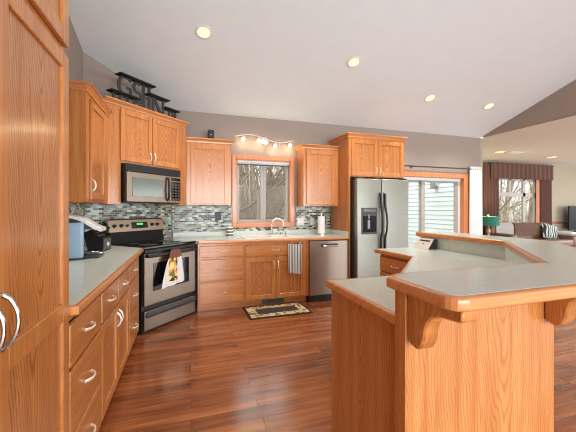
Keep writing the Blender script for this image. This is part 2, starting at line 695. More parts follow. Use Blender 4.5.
def pull(x, z, y=-.020, length=.10, vert=False, r=.0048, rise=.026):
    """bow handle"""
    pts = []
    for i in range(13):
        t = i / 12
        s = (t - .5) * length
        d = rise * (math.sin(PI * t) ** .55 if 0 < t < 1 else 0)
        pts.append((x, y - d, z + s) if vert else (x + s, y - d, z))
    rs = [r * (1.5 - .55 * math.sin(PI * i / 12)) for i in range(13)]
    m = MB().tube(pts, rs, 8)
    for e in (pts[0], pts[-1]):
        m.sphere((e[0], y - .001, e[2]), r * 1.9, 8, (1, .5, 1))
    return m


def add_handle(part, *a, **k):
    return obj('handle', pull(*a, **k), NICKEL, part, True)


def drawer(t, x0, x1, z0, z1, y=-.019, handle=True, name='drawer', hx=None, mat=None):
    p = obj(name, MB().box(x0, x1, y, 0, z0, z1, .006, seg=2), mat or OAK_H, t)
    if handle:
        add_handle(p, (x0 + x1) / 2 if hx is None else hx, (z0 + z1) / 2, y)
    return p


def door(t, x0, x1, z0, z1, hside=None, hz=None, fw=.055, y=-.019, mids=(), hl=.088, name='door', r=.0045, rise=.022):
    m = MB()
    m.box(x0, x0 + fw, y, 0, z0, z1, .003).box(x1 - fw, x1, y, 0, z0, z1, .003)
    m.box(x0 + fw, x1 - fw, y, 0, z0, z0 + fw, .003).box(x0 + fw, x1 - fw, y, 0, z1 - fw, z1, .003)
    zs = [z0 + fw]
    for (a, b) in mids:
        m.box(x0 + fw, x1 - fw, y, 0, a, b, .003)
        zs += [a, b]
    zs.append(z1 - fw)
    p = obj(name, m, OAK_V, t)
    for i in range(0, len(zs), 2):
        obj('panel', MB().box(x0 + fw - .004, x1 - fw + .004, y + .010, y + .015, zs[i] - .004, zs[i + 1] + .004), OAK_P, p)
    if hside:
        hx = x0 + fw * .5 if hside == 'l' else x1 - fw * .5
        add_handle(p, hx, hz, y, hl, True, r, rise) if hl < .13 else obj('handle', pull(hx, hz, y, hl, True, r, rise), BOW, p, True)
    return p


def crown(x0, x1, yb, z, h, left=True, right=True, proj=.045):
    """stepped cornice round the front (and free ends); front of the box at y = 0"""
    lv = [(0.002, 0), (.010, 0), (.012, h * .25), (proj * .75, h * .75), (proj, h * .78), (proj, h)]
    rings = []
    for o, dz in lv:
        rings.append([(x0 - (o if left else 0), -o, z + dz), (x1 + (o if right else 0), -o, z + dz), (x1 + (o if right else 0), yb, z + dz), (x0 - (o if left else 0), yb, z + dz)])
    return MB().loft(rings)


def face_frame(w, z0, z1, rails, stiles, y=.0, d=.019, inner=()):
    m = MB()
    for a, b in stiles:
        m.box(a, b, y, y + d, z0, z1)
    for a, b in rails:
        m.box(stiles[0][1], stiles[-1][0], y + .0005, y + d, a, b)
    for a, b, c, e in inner:
        m.box(a, b, y + .001, y + d, c, e)
    return m


def base_body(w, depth, top=.874, toe=.10, toe_in=.075, y0=.019):
    """sides, bottom and back with a recessed toe board"""
    m = MB()
    m.box(0, .018, y0, depth, toe, top).box(w - .018, w, y0, depth, toe, top)
    m.box(0, .018, toe_in, depth, 0, toe).box(w - .018, w, toe_in, depth, 0, toe)
    m.box(.018, w - .018, y0, depth, toe, toe + .018).box(.018, w - .018, depth - .012, depth, toe, top)
    m.box(.018, w - .018, y0, depth, top - .03, top - .012)
    return m


def base_cab(label, loc, rotz, w, depth, stiles, rails, inner=()):
    t = thing('base_cabinet', label, 'kitchen cabinet', loc, rotz)
    obj('body', base_body(w, depth), OAK_S, t)
    obj('toe_board', MB().box(.018, w - .018, .075, .090, 0.001, .10), OAK_H, t)
    obj('face_frame', face_frame(w, .10, .874, rails, stiles, inner=inner), OAK_V, t)
    return t


FX = -.475     # face-frame plane of the left run (doors come out to -.456)
L90 = PI / 2
dep = FX - LW - .004

# ------- pantry, at the left edge of the picture
PY0, PY1 = .440, 1.481
PW = PY1 - PY0
pn = thing('pantry_cabinet', 'tall oak pantry cabinet with long bow handles filling the left edge', 'pantry', (FX, PY0, 0), L90)
PH = 2.62
m = MB()
m.box(0, .02, .019, dep, 0, PH).box(PW - .02, PW, .019, dep, 0, PH).box(.02, PW - .02, dep - .015, dep, 0, PH).box(.02, PW - .02, .019, dep, PH - .02, PH).box(.02, PW - .02, .075, dep, 0, .10).box(.02, PW - .02, .019, dep, 1.935, 1.965)
obj('body', m, OAK_S, pn)
obj('face_frame', face_frame(PW, .10, PH, [(.10, .13), (1.925, 1.975), (PH - .05, PH)], [(0, .045), (PW - .045, PW)]), OAK_V, pn)
pm = .962 - PY0
lo, hi = pm - .003, pm + .003
for a, b, hs in ((.02, lo, 'r'), (hi, PW - .008, 'l')):
    door(pn, a, b, .118, 1.925, hs, 1.02, .062, mids=((.875, .945),), hl=.140, r=.0050, rise=.034)
    door(pn, a, b, 1.965, 2.585, hs, 2.08, .062, hl=.10)
obj('crown', crown(0, PW, dep, PH - .005, .08, False, False), OAK_EDGE, pn)

# ------- left run of base cabinets
units = [1.484, 1.985, 2.862, 3.405]
w = units[1] - units[0]
c = base_cab('oak base cabinet with three wide drawers beside the pantry', (FX, units[0] + .001, 0), L90, w - .001, dep, [(0, .02), (w - .021, w - .001)], [(.10, .118), (.632, .652), (.355, .365), (.838, .874)])
for a, b in ((.655, .835), (.365, .640), (.113, .352)):
    drawer(c, .006, w - .008, a, b)
w = units[2] - units[1]
c = base_cab('oak base cabinet with two drawers above two doors, middle of the left run', (FX, units[1], 0), L90, w, dep, [(0, .02), (w - .02, w)], [(.10, .125), (.645, .672), (.838, .874)], [(w / 2 - .02, w / 2 + .02, .125, .838)])
for a, b in ((.010, w / 2 - .008), (w / 2 + .008, w - .010)):
    drawer(c, a, b, .665, .835)
door(c, .010, w / 2 - .006, .115, .650, 'r', .555)
door(c, w / 2 + .006, w - .010, .115, .650, 'l', .555)
w = units[3] - units[2]
c = base_cab('narrow oak base cabinet with three drawers beside the range', (FX, units[2], 0), L90, w, dep, [(0, .02), (w - .02, w)], [(.10, .118), (.672, .692), (.378, .394), (.838, .874)])
for a, b in ((.690, .838), (.392, .680), (.113, .380)):
    drawer(c, .012, w - .012, a, b)
obj('filler', MB().box(w, w + .10, 0, .02, .10, .874), OAK_V, c)

# ------- countertops: laminate sheet inside a wooden edge


def inset(poly, ds):
    """move each edge i (from point i to i+1) of a counter-clockwise polygon inwards by ds[i]"""
    n = len(poly)
    L = []
    for i in range(n):
        a, b = Vector(poly[i]), Vector(poly[(i + 1) % n])
        d = (b - a).normalized()
        nrm = Vector((-d.y, d.x))
        L.append((a + nrm * ds[i], d))
    out = []
    for i in range(n):
        p, d = L[i - 1]
        q, e = L[i]
        cr = d.x * e.y - d.y * e.x
        if abs(cr) < 1e-6:
            out.append(tuple(q))
            continue
        t = ((q - p).x * e.y - (q - p).y * e.x) / cr
        out.append(tuple(p + d * t))
    return out


def counter(name, label, poly, edges, z0=.874, z1=.914, hole=None, wid=.020, bev=.007, band=None):
    """edges: indices of polygon sides that carry a wooden edge"""
    t = thing(name, label, 'countertop', (poly[0][0], poly[0][1], z0))
    ds = [wid if i in edges else 0 for i in range(len(poly))]
    ins = inset(poly, ds)
    org = Vector((poly[0][0], poly[0][1], 0))
    sh = lambda P: [(p[0] - org.x, p[1] - org.y) for p in P]
    if hole:
        hx0, hx1, hy0, hy1 = hole
        mb = MB()
        xs = [p[0] for p in ins]
        mb_poly = ins
        # split the sheet round the hole: left piece, right piece, front and back strips
        left = [p for p in ins if p[0] < hx0]
        mb.prism(sh(clip(ins, 'x', hx0, True)), 0, z1 - z0)
        mb.prism(sh(clip(ins, 'x', hx1, False)), 0, z1 - z0)
        midp = clip(clip(ins, 'x', hx0, False), 'x', hx1, True)
        mb.prism(sh(clip(midp, 'y', hy0, True)), 0, z1 - z0)
        mb.prism(sh(clip(midp, 'y', hy1, False)), 0, z1 - z0)
    else:
        mb = MB().prism(sh(ins), 0, z1 - z0, .0015, seg=1)
    obj('laminate', mb, LAM, t)
    # wooden edge: one strip per run of sides
    em = MB()
    n = len(poly)
    zt = (z1 - z0) - .0008
    for i in edges:
        a, b = poly[i], poly[(i + 1) % n]
        ia, ib = ins[i], ins[(i + 1) % n]
        P = sh([a, b, ib, ia])
        zb = -(band or 0)
        b_ = bmesh.new()
        lo_ = [b_.verts.new((p[0], p[1], zb)) for p in P]
        hi_ = [b_.verts.new((p[0], p[1], zt)) for p in P]
        b_.faces.new(lo_[::-1])
        b_.faces.new(hi_)
        for q in range(4):
            b_.faces.new((lo_[q], lo_[(q + 1) % 4], hi_[(q + 1) % 4], hi_[q]))
        bmesh.ops.recalc_face_normals(b_, faces=b_.faces)
        ed = [e for e in b_.edges if {e.verts[0], e.verts[1]} in ({lo_[0], lo_[1]}, {hi_[0], hi_[1]})]
        bmesh.ops.bevel(b_, geom=ed, offset=bev, segments=3, affect='EDGES', profile=.5)
        em.merge(b_)
    obj('wood_edge', em, OAK_EDGE, t, True)
    return t, org, z0


def clip(poly, ax, v, keep_less):
    i_ = 0 if ax == 'x' else 1
    out = []
    n = len(poly)
    ins = lambda p: (p[i_] <= v) if keep_less else (p[i_] >= v)
    for i in range(n):
        a, b = poly[i], poly[(i + 1) % n]
        if ins(a):
            out.append(a)
        if ins(a) != ins(b):
            t = (v - a[i_]) / (b[i_] - a[i_])
            out.append((a[0] + (b[0] - a[0]) * t, a[1] + (b[1] - a[1]) * t))
    return out


CURB = LAM
t, org, zz = counter('countertop', 'grey-green laminate countertop with wood edge on the left run', [(-.426, 1.486), (-.426, 3.496), (-.905, 3.975), (-1.058, 3.822), (-1.058, 1.486)], [0, 4])
obj('backsplash_curb', MB().box(-1.058 - org.x, -1.040 - org.x, 0, 3.80 - org.y, .0405, .111, .002), LAM, t)
SKX0, SKX1, SKY0, SKY1 = .765, 1.44, 4.13, 4.585
t, org, zz = counter('countertop', 'grey-green laminate countertop with wood edge around the kitchen sink', [(2.243, 4.047), (2.243, 4.680), (-.208, 4.680), (-.348, 4.536), (.137, 4.047)], [4], hole=(SKX0, SKX1, SKY0, SKY1))
obj('backsplash_curb', MB().box(-.19 - org.x, 2.243 - org.x, 4.662 - org.y, 4.680 - org.y, .0405, .111, .002).box(2.225 - org.x, 2.243 - org.x, 4.06 - org.y, 4.66 - org.y, .0405, .111, .002), LAM, t)

# ------- range across the corner
S2 = math.sqrt(.5)
rg = thing('range', 'stainless electric range with black glass cooktop set across the corner', 'oven', (-.437, 3.535, 0), PI / 4)
RW = .757
m = MB()
m.box(0.004, RW - .004, .035, .64, .03, .895).box(.03, RW - .03, .06, .60, 0, .03)
obj('body', m, BLACK, rg)
obj('cooktop', MB().box(-.004, RW + .004, -.012, .60, .893, .918, .006, seg=2), BLACKG, rg)
for bx, by, br_ in ((.19, .16, .10), (.56, .16, .078), (.19, .43, .078), (.56, .43, .10)):
    obj('burner_ring', MB().lathe([(br_ - .004, 0), (br_, 0), (br_, .0012), (br_ - .004, .0012)], 28, (bx, by, .918)), DGREY, rg)
dr = obj('oven_door', MB().box(.012, RW - .012, -.004, .034, .292, .852, .008, seg=2), STEEL, rg)
obj('oven_window', MB().box(.120, .640, -.0065, -.002, .434, .735, .002), BLACKG, dr)
obj('handle', MB().box(.012, RW - .012, -.014, .0, .838, .888, .012, seg=3).tube([(.03, -.006, .82), (.03, -.045, .818), (.10, -.052, .818), (RW - .10, -.052, .818), (RW - .03, -.045, .818), (RW - .03, -.006, .82)], .016, 10), BLACK, dr, True)
dw_ = obj('drawer', MB().box(.012, RW - .012, -.004, .034, .035, .236, .006, seg=2), STEEL, rg)
obj('grip', MB().box(.03, RW - .02, -.018, -.002, .168, .226, .012, seg=3), DGREY, dw_, True)
gb = MB()
gb.loft([[(.01, .56, .915), (RW - .01, .56, .915), (RW - .01, .635, .915), (.01, .635, .915)], [(.01, .575, 1.07), (RW - .01, .575, 1.07), (RW - .01, .635, 1.07), (.01, .635, 1.07)]])
obj('backguard_base', gb, flat('black_enamel', (18, 18, 18), .5, spec=.25), rg)
bg = MB()
bg.loft([[(.0, .555, 1.05), (RW, .555, 1.05), (RW, .636, 1.05), (.0, .636, 1.05)], [(.0, .585, 1.185), (RW, .585, 1.185), (RW, .636, 1.185), (.0, .636, 1.185)], [(.012, .600, 1.20), (RW - .012, .600, 1.20), (RW - .012, .636, 1.20), (.012, .636, 1.20)]])
bgo = obj('backguard', bg, stainless('stainless_backguard', (196, 180, 160), .42, 'x'), rg)
tilt = Matrix.Translation((0, .570, 1.118)) @ Matrix.Rotation(-math.atan(.03 / .135), 4, 'X')
for kx, kr in ((.065, .021), (.150, .021), (.225, .015), (.575, .021), (.655, .021)):
    obj('knob', MB().lathe([(kr, 0), (kr, .006), (kr * .82, .010), (kr * .75, .024), (kr * .6, .026)], 16, m=tilt @ Matrix.Translation((kx, 0, 0)) @ Matrix.Rotation(PI / 2, 4, 'X')), BLACK, rg, True)
dsp = obj('display', MB().box(.285, .510, -.003, .004, -.038, .038, .001, m=tilt), BLACK, rg)


def text_mesh(s, size, depth, m):
    cu = bpy.data.curves.new('txt', 'FONT')
    cu.body = s
    cu.size = size
    cu.extrude = depth
    cu.align_x = 'CENTER'
    cu.align_y = 'CENTER'
    o = bpy.data.objects.new('txt', cu)
    COL.objects.link(o)
    dg = bpy.context.evaluated_depsgraph_get()
    me = bpy.data.meshes.new_from_object(o.evaluated_get(dg))
    bpy.data.objects.remove(o)
    b = MB()
    b.bm.from_mesh(me)
    bpy.data.meshes.remove(me)
    for v in b.bm.verts:
        v.co = m @ v.co
    return b


obj('clock_digits', MB().box(.355, .440, -.0045, -.003, .004, .024, .0005, m=tilt), emit('green_digits', (60, 230, 90), 1.2), dsp)
for sx in (.298, .462):
    bt = MB()
    for i in range(4):
        for j in range(2):
            bt.box(sx + i * .011, sx + i * .011 + .008, -.0042, -.003, -.028 + j * .02, -.018 + j * .02, m=tilt)
    obj('button_pad', bt, DGREY, dsp)

# towel on the oven handle
tw = thing('dish_towel', 'white printed dish towel with a brown knit top hanging on the oven handle', 'towel', (-.437, 3.535, 0), PI / 4)


def towel_print():
    N = NT('printed_towel')
    o, x, y, z = N.objxyz()
    vo = N.n('ShaderNodeTexVoronoi')
    vo.inputs['Scale'].default_value = 26
    N.l(o, vo.inputs['Vector'])
    s = N.n('ShaderNodeSeparateColor')
    N.l(vo.outputs['Color'], s.inputs[0])
    c = N.ramp(s.outputs[0], [(0, lin(196, 84, 36)), (.2, lin(226, 170, 60)), (.42, lin(238, 214, 140)), (.56, lin(232, 226, 216)), (.72, lin(120, 120, 58)), (.84, lin(60, 44, 34))], 'CONSTANT')
    inx = N.math('LESS_THAN', N.math('ABSOLUTE', N.math('ADD', x, .005)), .062)
    inz = N.math('GREATER_THAN', z, -.10)
    f = N.math('MULTIPLY', inx, inz)
    N.col(N.mix(f, lin(226, 226, 222), c))
    N.set(.9)
    return N.m


def hanging(x0t, x1t, x0b, x1b, zt, zb, y, wav, nf, rows=10, cols=24, thick=.006, skew=0):
    f, bk = [], []
    b = bmesh.new()
    G = []
    for i in range(rows + 1):
        t = i / rows
        row = []
        for j in range(cols + 1):
            s = j / cols
            e = t ** .7
            xa = x0t + (x0b - x0t) * e
            xb = x1t + (x1b - x1t) * e
            yy = y - wav * (.4 + .6 * t) * math.sin(s * nf * 2 * PI + .8) - .012 * math.sin(PI * s) * t
            row.append((xa + (xb - xa) * s, yy, zt + (zb - zt) * t + skew * t * (s - .5)))
        G.append(row)
    F = [[b.verts.new(p) for p in r] for r in G]
    B = [[b.verts.new((p[0], p[1] + thick, p[2])) for p in r] for r in G]
    for i in range(rows):
        for j in range(cols):
            b.faces.new((F[i][j], F[i + 1][j], F[i + 1][j + 1], F[i][j + 1]))
            b.faces.new((B[i][j], B[i][j + 1], B[i + 1][j + 1], B[i + 1][j]))
    for i in range(rows):
        b.faces.new((F[i][0], B[i][0], B[i + 1][0], F[i + 1][0]))
        b.faces.new((F[i][cols], F[i + 1][cols], B[i + 1][cols], B[i][cols]))
    for j in range(cols):
        b.faces.new((F[0][j], F[0][j + 1], B[0][j + 1], B[0][j]))
        b.faces.new((F[rows][j], B[rows][j], B[rows][j + 1], F[rows][j + 1]))
    bmesh.ops.recalc_face_normals(b, faces=b.faces)
    M = MB()
    M.merge(b)
    return M


obj('knit_top', hanging(.305, .425, .270, .455, .862, .770, -.078, .005, 3), flat('brown_knit', (120, 78, 62), .95, var=.25, scale=120), tw, True)
obj('cloth', hanging(.275, .450, .165, .500, .775, .470, -.078, .010, 2.5, skew=.03), towel_print(), tw, True)

# ------- microwave over the range, and the cabinet round it
DX, DY = -.797, 3.583
DWD = 1.100
dc = thing('corner_cabinet', 'tall oak wall cabinet set across the corner above the microwave', 'kitchen cabinet', (DX, DY, 0), PI / 4)
ZD0, ZD1 = 1.368, 2.415
m = MB()
m.box(0, .170, .019, .03, ZD0, ZD1).box(.963, DWD, .019, .03, ZD0, ZD1)
m.box(.166, .184, .019, .34, ZD0, ZD1).box(.949, .967, .019, .34, ZD0, ZD1)
m.box(.184, .949, .019, .34, 1.808, 1.826).box(.184, .949, .33, .34, 1.826, ZD1).prism([(0, .019), (DWD, .019), (DWD - .31, .34), (.31, .34)], ZD1 - .018, ZD1)
obj('body', m, OAK_S, dc)
obj('face_frame', MB().box(0, .170, 0, .019, ZD0, ZD1).box(.965, DWD, 0, .019, ZD0, ZD1).box(.17, .965, 0, .019, 1.808, 1.842).box(.17, .965, 0, .019, ZD1 - .04, ZD1).box(.54, .58, 0, .019, 1.842, ZD1 - .04), oak('z', 'x', .42), dc)
door(dc, .160, .556, 1.835, 2.385, 'r', 1.92, .052)
door(dc, .562, .972, 1.835, 2.385, 'l', 1.92, .052)
cm = MB()
lv = [(0.0, 0), (.008, 0), (.010, .012), (.034, .034), (.045, .036), (.045, .05)]
cm.loft([[(-.02, -o, ZD1 - .004 + dz), (DWD + o * .4 , -o, ZD1 - .004 + dz), (DWD - .29, .33, ZD1 - .004 + dz), (.28, .33, ZD1 - .004 + dz)] for o, dz in lv])
obj('crown', cm, OAK_EDGE, dc)

mw = thing('microwave', 'stainless over-range microwave with black vent grille and keypad', 'microwave', (DX, DY, 0), PI / 4)
M0, M1 = .186, .947
obj('body', MB().box(M0, M1, -.05, .32, 1.385, 1.805, .004), BLACK, mw)
vg = MB().box(M0, M1, -.066, -.049, 1.722, 1.805, .003)
for i in range(6):
    vg.box(M0 + .02, M1 - .02, -.071, -.065, 1.732 + i * .012, 1.738 + i * .012)
obj('vent_grille', vg, BLACK, mw)
md = obj('door', MB().box(M0 + .006, M0 + .565, -.078, -.05, 1.392, 1.718, .006, seg=2), STEEL, mw)
obj('window', MB().box(M0 + .065, M0 + .475, -.081, -.076, 1.455, 1.660, .002), flat('smoky_glass', (96, 108, 100), .12), md)
obj('handle', MB().tube([(M0 + .535, -.078, 1.42), (M0 + .535, -.105, 1.44), (M0 + .535, -.112, 1.55), (M0 + .535, -.105, 1.67), (M0 + .535, -.078, 1.69)], .013, 10), BLACK, md, True)
kp = obj('control_panel', MB().box(M0 + .570, M1 - .004, -.078, -.05, 1.392, 1.718, .006, seg=2), STEEL, mw)
obj('keypad', MB().box(M0 + .590, M1 - .020, -.0815, -.077, 1.420, 1.650, .002), BLACKG, kp)
obj('clock_display', MB().box(M0 + .590, M1 - .020, -.0815, -.077, 1.662, 1.700, .002), BLACKG, kp)
ky = MB()
for i in range(3):
    for j in range(6):
        ky.box(M0 + .605 + i * .045, M0 + .635 + i * .045, -.083, -.081, 1.430 + j * .035, 1.450 + j * .035)
obj('keys', ky, flat('brown_keys', (92, 74, 66), .5), kp)

# ------- wall cabinets


def wall_cab(label, loc, rotz, w, d, z0, z1, doors, fr_l=.045, fr_r=.045, cl=True, cr=True, ch=.055, hz=.12):
    t = thing('wall_cabinet', label, 'kitchen cabinet', loc, rotz)
    m = MB()
    m.box(0, .018, .019, d, z0, z1).box(w - .018, w, .019, d, z0, z1).box(.018, w - .018, .019, d, z0 + .012, z0 + .028).box(.018, w - .018, .019, d, z1 - .018, z1).box(.018, w - .018, d - .01, d, z0, z1)
    obj('body', m, OAK_S, t)
    obj('face_frame', face_frame(w, z0, z1, [(z0, z0 + .035), (z1 - .045, z1)], [(0, fr_l), (w - fr_r, w)]), OAK_V, t)
    for a, b, hs in doors:
        door(t, a, b, z0 + .025, z1 - .035, hs, z0 + hz, .058)
    obj('crown', crown(0, w, d, z1 - .003, ch, cl, cr), OAK_EDGE, t)
    return t


wall_cab('single-door oak wall cabinet with a bare end panel next to the pantry', (-.760, 2.821, 0), L90, .712, .296, 1.370, 2.245, [(.085, .525, 'l')], .09, .19, True, False, .058, .14)
wall_cab('single-door oak wall cabinet between the microwave corner and the window', (-.012, 4.381, 0), 0, .594, .298, 1.370, 2.222, [(.055, .562, None)], .06, .04, False, True)
wall_cab('single-door oak wall cabinet between the window and the refrigerator', (1.664, 4.381, 0), 0, .580, .298, 1.362, 2.238, [(.040, .520, None)], .045, .065, True, False)

# ------- back run of base cabinets
BY = 4.077
bd = BW - BY - .004
c = base_cab('oak base cabinet with three drawers between the range and the sink cabinet', (.125, BY, 0), 0, .588, bd, [(0, .03), (.562, .588)], [(.10, .12), (.672, .698), (.380, .402), (.842, .874)])
for a, b in ((.700, .845), (.404, .672), (.105, .382)):
    drawer(c, .022, .572, a, b)
c = base_cab('oak sink base cabinet with false drawer front and two doors', (.714, BY, 0), 0, .910, bd, [(0, .02), (.835, .910)], [(.10, .122), (.660, .690), (.838, .874)], [(.41, .44, .12, .66)])
drawer(c, .010, .838, .686, .835, name='false_front')
door(c, .016, .424, .113, .662, 'r', .565)
door(c, .432, .838, .113, .662, 'l', .565)
vt = thing('floor_register', 'grey metal heating vent in the toe board under the sink', 'vent', (0, 0, 0), 0)
m = MB().box(.952, 1.290, BY + .058, BY + .074, .018, .088, .003)
obj('frame', m, flat('grey_metal', (120, 122, 120), .4, .6), vt)
m = MB()
for i in range(9):
    m.box(.970, 1.272, BY + .0545, BY + .058, .026 + i * .0062, .029 + i * .0062)
obj('louvres', m, flat('dark_metal', (66, 68, 68), .4, .6), vt)

# dishwasher
dwx = thing('dishwasher', 'stainless dishwasher with a bar handle beside the refrigerator panel', 'dishwasher', (1.630, BY - .005, 0), 0)
obj('body', MB().box(.004, .596, .03, .57, .02, .868), BLACK, dwx)
dd = obj('door', MB().box(0, .600, -.022, .028, .095, .866, .008, seg=2), STEEL_V, dwx)
obj('handle', MB().tube([(.20, -.022, .795), (.20, -.048, .792), (.24, -.058, .790), (.37, -.058, .790), (.41, -.048, .792), (.41, -.022, .795)], .013, 10), CHROME, dd, True)
obj('pocket', MB().box(.17, .44, -.0235, -.0215, .775, .822, .001), DGREY, dd)
obj('kick_plate', MB().box(.004, .596, .045, .06, .0, .092), BLACK, dwx)
obj('badge', MB().box(.055, .085, -.0235, -.0215, .120, .135), CHROME, dd)

# refrigerator surround
PF = 4.060
fc = thing('wall_cabinet', 'deep two-door oak cabinet with tall side panels above and around the refrigerator', 'kitchen cabinet', (2.274, PF, 0), 0)
w = 3.196 - 2.274
z0, z1 = 1.795, 2.372
m = MB()
m.box(0, .016, .019, .61, z0, z1).box(w - .016, w, .019, .61, z0, z1).box(.016, w - .016, .019, .61, z0, z0 + .02).box(.016, w - .016, .019, .61, z1 - .018, z1)
obj('body', m, OAK_S, fc)
obj('face_frame', face_frame(w, z0, z1, [(z0, z0 + .03), (z1 - .04, z1)], [(0, .03), (w - .03, w)], inner=[(w / 2 - .02, w / 2 + .02, z0, z1)]), OAK_V, fc)
door(fc, .012, w / 2 - .004, z0 + .012, z1 - .030, 'r', z0 + .10, .058)
door(fc, w / 2 + .004, w - .004, z0 + .012, z1 - .030, 'l', z0 + .10, .058)
for xa, xb in ((-.026, -.002), (w + .002, w + .024)):
    sp_ = obj('side_panel', MB().box(xa, xb, .019, BW - PF - .004, 0, 2.372), oak('z', 'y', .25, tag_='panel'), fc)
    obj('front_edge', MB().box(xa - .001, xb + .001, 0, .0185, 0, 2.372), OAK_V, sp_)
obj('crown', crown(-.026, w + .024, .615, z1, .058, True, True, .040), OAK_EDGE, fc)

# refrigerator
FXL, FXR, FY = 2.293, 3.182, 3.902
rf = thing('refrigerator', 'grey side-by-side refrigerator with black handles and an ice dispenser', 'refrigerator', (FXL, FY, 0), 0)
FW = FXR - FXL
sp = .412
obj('body', MB().box(.006, FW - .006, .085, .74, .02, 1.738, .004), DGREY, rf)
obj('kick_grille', MB().box(.01, FW - .01, .05, .085, .0, .075), BLACK, rf)
for a, b in ((0, sp - .003), (sp + .003, FW)):
    fd = obj('door', MB().box(a, b, 0, .078, .085, 1.756, .016, seg=4), FRIDGE, rf, True)
    hx = sp - .034 if a == 0 else sp + .034
    pts = [(hx, .0, 1.545), (hx, -.030, 1.53), (hx, -.036, 1.36), (hx, -.040, 1.34), (hx + (.012 if a else .006), -.058, 1.22), (hx + (.016 if a else .008), -.062, 1.12), (hx + (.012 if a else .006), -.058, 1.01), (hx, -.040, .93), (hx, -.036, .91), (hx, -.030, .70), (hx, .0, .685)]
    obj('handle', MB().tube(pts, [.016, .017, .017, .017, .015, .015, .015, .017, .017, .017, .016], 10), BLACK, fd, True)
    if a == 0:
        fz = obj('dispenser', MB().box(.070, .330, -.006, .004, .955, 1.335, .004), DGREY, fd)
ds = obj('dispenser_bay', MB().box(.095, .310, -.010, -.005, .985, 1.215, .003), BLACKG, rf)
obj('dispenser_paddle', MB().box(.165, .205, -.018, -.008, 1.03, 1.16, .004).box(.175, .195, -.020, -.008, 1.17, 1.235, .003), flat('grey_plastic', (150, 152, 154), .35), ds)
obj('dispenser_buttons', MB().box(.10, .30, -.012, -.006, 1.275, 1.310, .003), flat('grey_plastic2', (110, 112, 112), .4), ds)
obj('hinge_cover', MB().box(.02, .12, .02, .10, 1.757, 1.775, .004).box(FW - .12, FW - .02, .02, .10, 1.757, 1.775, .004), BLACK, rf)

# ------------------------------------------------------------------ island with its raised bar
# near leg, 45 degree leg, far leg
iu = sorted
near_poly = [(.770, .990), (1.545, .990), (1.20, 1.572), (.770, 1.572)]
cab = thing('island_cabinet', 'oak island cabinet with plain end panel, nearest part of the island', 'kitchen cabinet', (.770, .990, 0), 0)
sh = lambda P, o: [(p[0] - o[0], p[1] - o[1]) for p in P]
obj('body', MB().prism(sh([(.781, .992), (1.545, .992), (1.215, 1.552), (.781, 1.552)], (.77, .99)), .10, .874), OAK_V, cab)
obj('side_panel', MB().box(-.009, .010, .002, .580, 0.001, .873, .002), oak('z', 'y', .42, tag_='isl'), cab)
obj('toe_board', MB().prism(sh([(.790, .992), (1.50, .992), (1.20, 1.49), (.790, 1.49)], (.77, .99)), 0.001, .099), OAK_T, cab)
cf = thing('island_cabinet', 'oak cabinet in the angled middle of the island', 'kitchen cabinet', (1.55, .990, 0), 0)
obj('body', MB().prism(sh([(1.552, .996), (2.378, 1.820), (2.378, 2.05), (1.84, 2.16), (1.222, 1.556)], (1.55, .99)), .10, .874), OAK_V, cf)
obj('toe_board', MB().prism(sh([(1.56, 1.02), (2.37, 1.83), (2.37, 2.05), (1.90, 2.12), (1.26, 1.51)], (1.55, .99)), 0.001, .099), OAK_T, cf)
far = thing('island_cabinet', 'oak drawer cabinet at the far end of the island, facing the refrigerator', 'kitchen cabinet', (1.850, 2.690, 0), -PI / 2)
w = 2.690 - 2.185
obj('body', MB().box(0, w, .019, .526, .10, .874), OAK_S, far)
obj('face_frame', face_frame(w, .10, .874, [(.10, .12), (.69, .71), (.84, .874)], [(0, .022), (w - .022, w)]), OAK_V, far)
obj('toe_board', MB().box(.01, w - .01, .075, .52, .001, .099), OAK_T, far)
drawer(far, .012, w - .012, .705, .845)
door(far, .012, w - .012, .112, .690, 'l', .60)

counter('island_countertop', 'lower grey-green laminate worktop of the island, inside the raised bar', [(.742, .988), (1.572, .988), (2.384, 1.800), (2.384, 2.722), (1.800, 2.722), (1.812, 2.185), (1.228, 1.601), (.742, 1.601)], [3, 4, 5, 6, 7])

# pony wall carrying the bar
pw = thing('bar_support', 'oak panelled half wall under the raised bar of the island', 'half wall', (.758, .930, 0), 0)
o_ = (.758, .930)
XE = .747
q = .070
t8 = math.tan(PI / 8)
inn = [(XE, .986), (1.568, .986), (2.386, 1.804), (2.386, 2.722)]
outp = [(XE, .930), (1.515, .930), (2.442, 1.857), (2.442, 2.722)]
ring = outp + inn[::-1]
obj('front_panel', MB().prism(sh([outp[0], outp[1], inn[1], inn[0]], o_), 0.001, 1.026), oak('z', 'x', .34, tag_='front'), pw)
obj('end_board', MB().box(XE - .006 - .758, XE - .0005 - .758, 0, .056, .001, 1.026), OAK_S, pw)
obj('angled_panel', MB().prism(sh([outp[1], outp[2], inn[2], inn[1]], o_), 0.001, 1.026), OAK_V, pw)
obj('far_panel', MB().prism(sh([outp[2], outp[3], inn[3], inn[2]], o_), 0.001, 1.026), OAK_S, pw)
# laminate splash on the inner faces, above the worktop
e_ = .006
s_in = [(.800, .986 + e_), (1.568 - e_ * t8, .986 + e_), (2.386 - e_, 1.804 + e_ * t8), (2.386 - e_, 2.722)]
s_ou = [(.800, .9865), (1.568, .9865), (2.3855, 1.804), (2.3855, 2.722)]
sm = MB()
for i in range(3):
    sm.prism(sh([s_ou[i], s_ou[i + 1], s_in[i + 1], s_in[i]], o_), .9145, 1.026)
obj('splash', sm, LAM, pw)

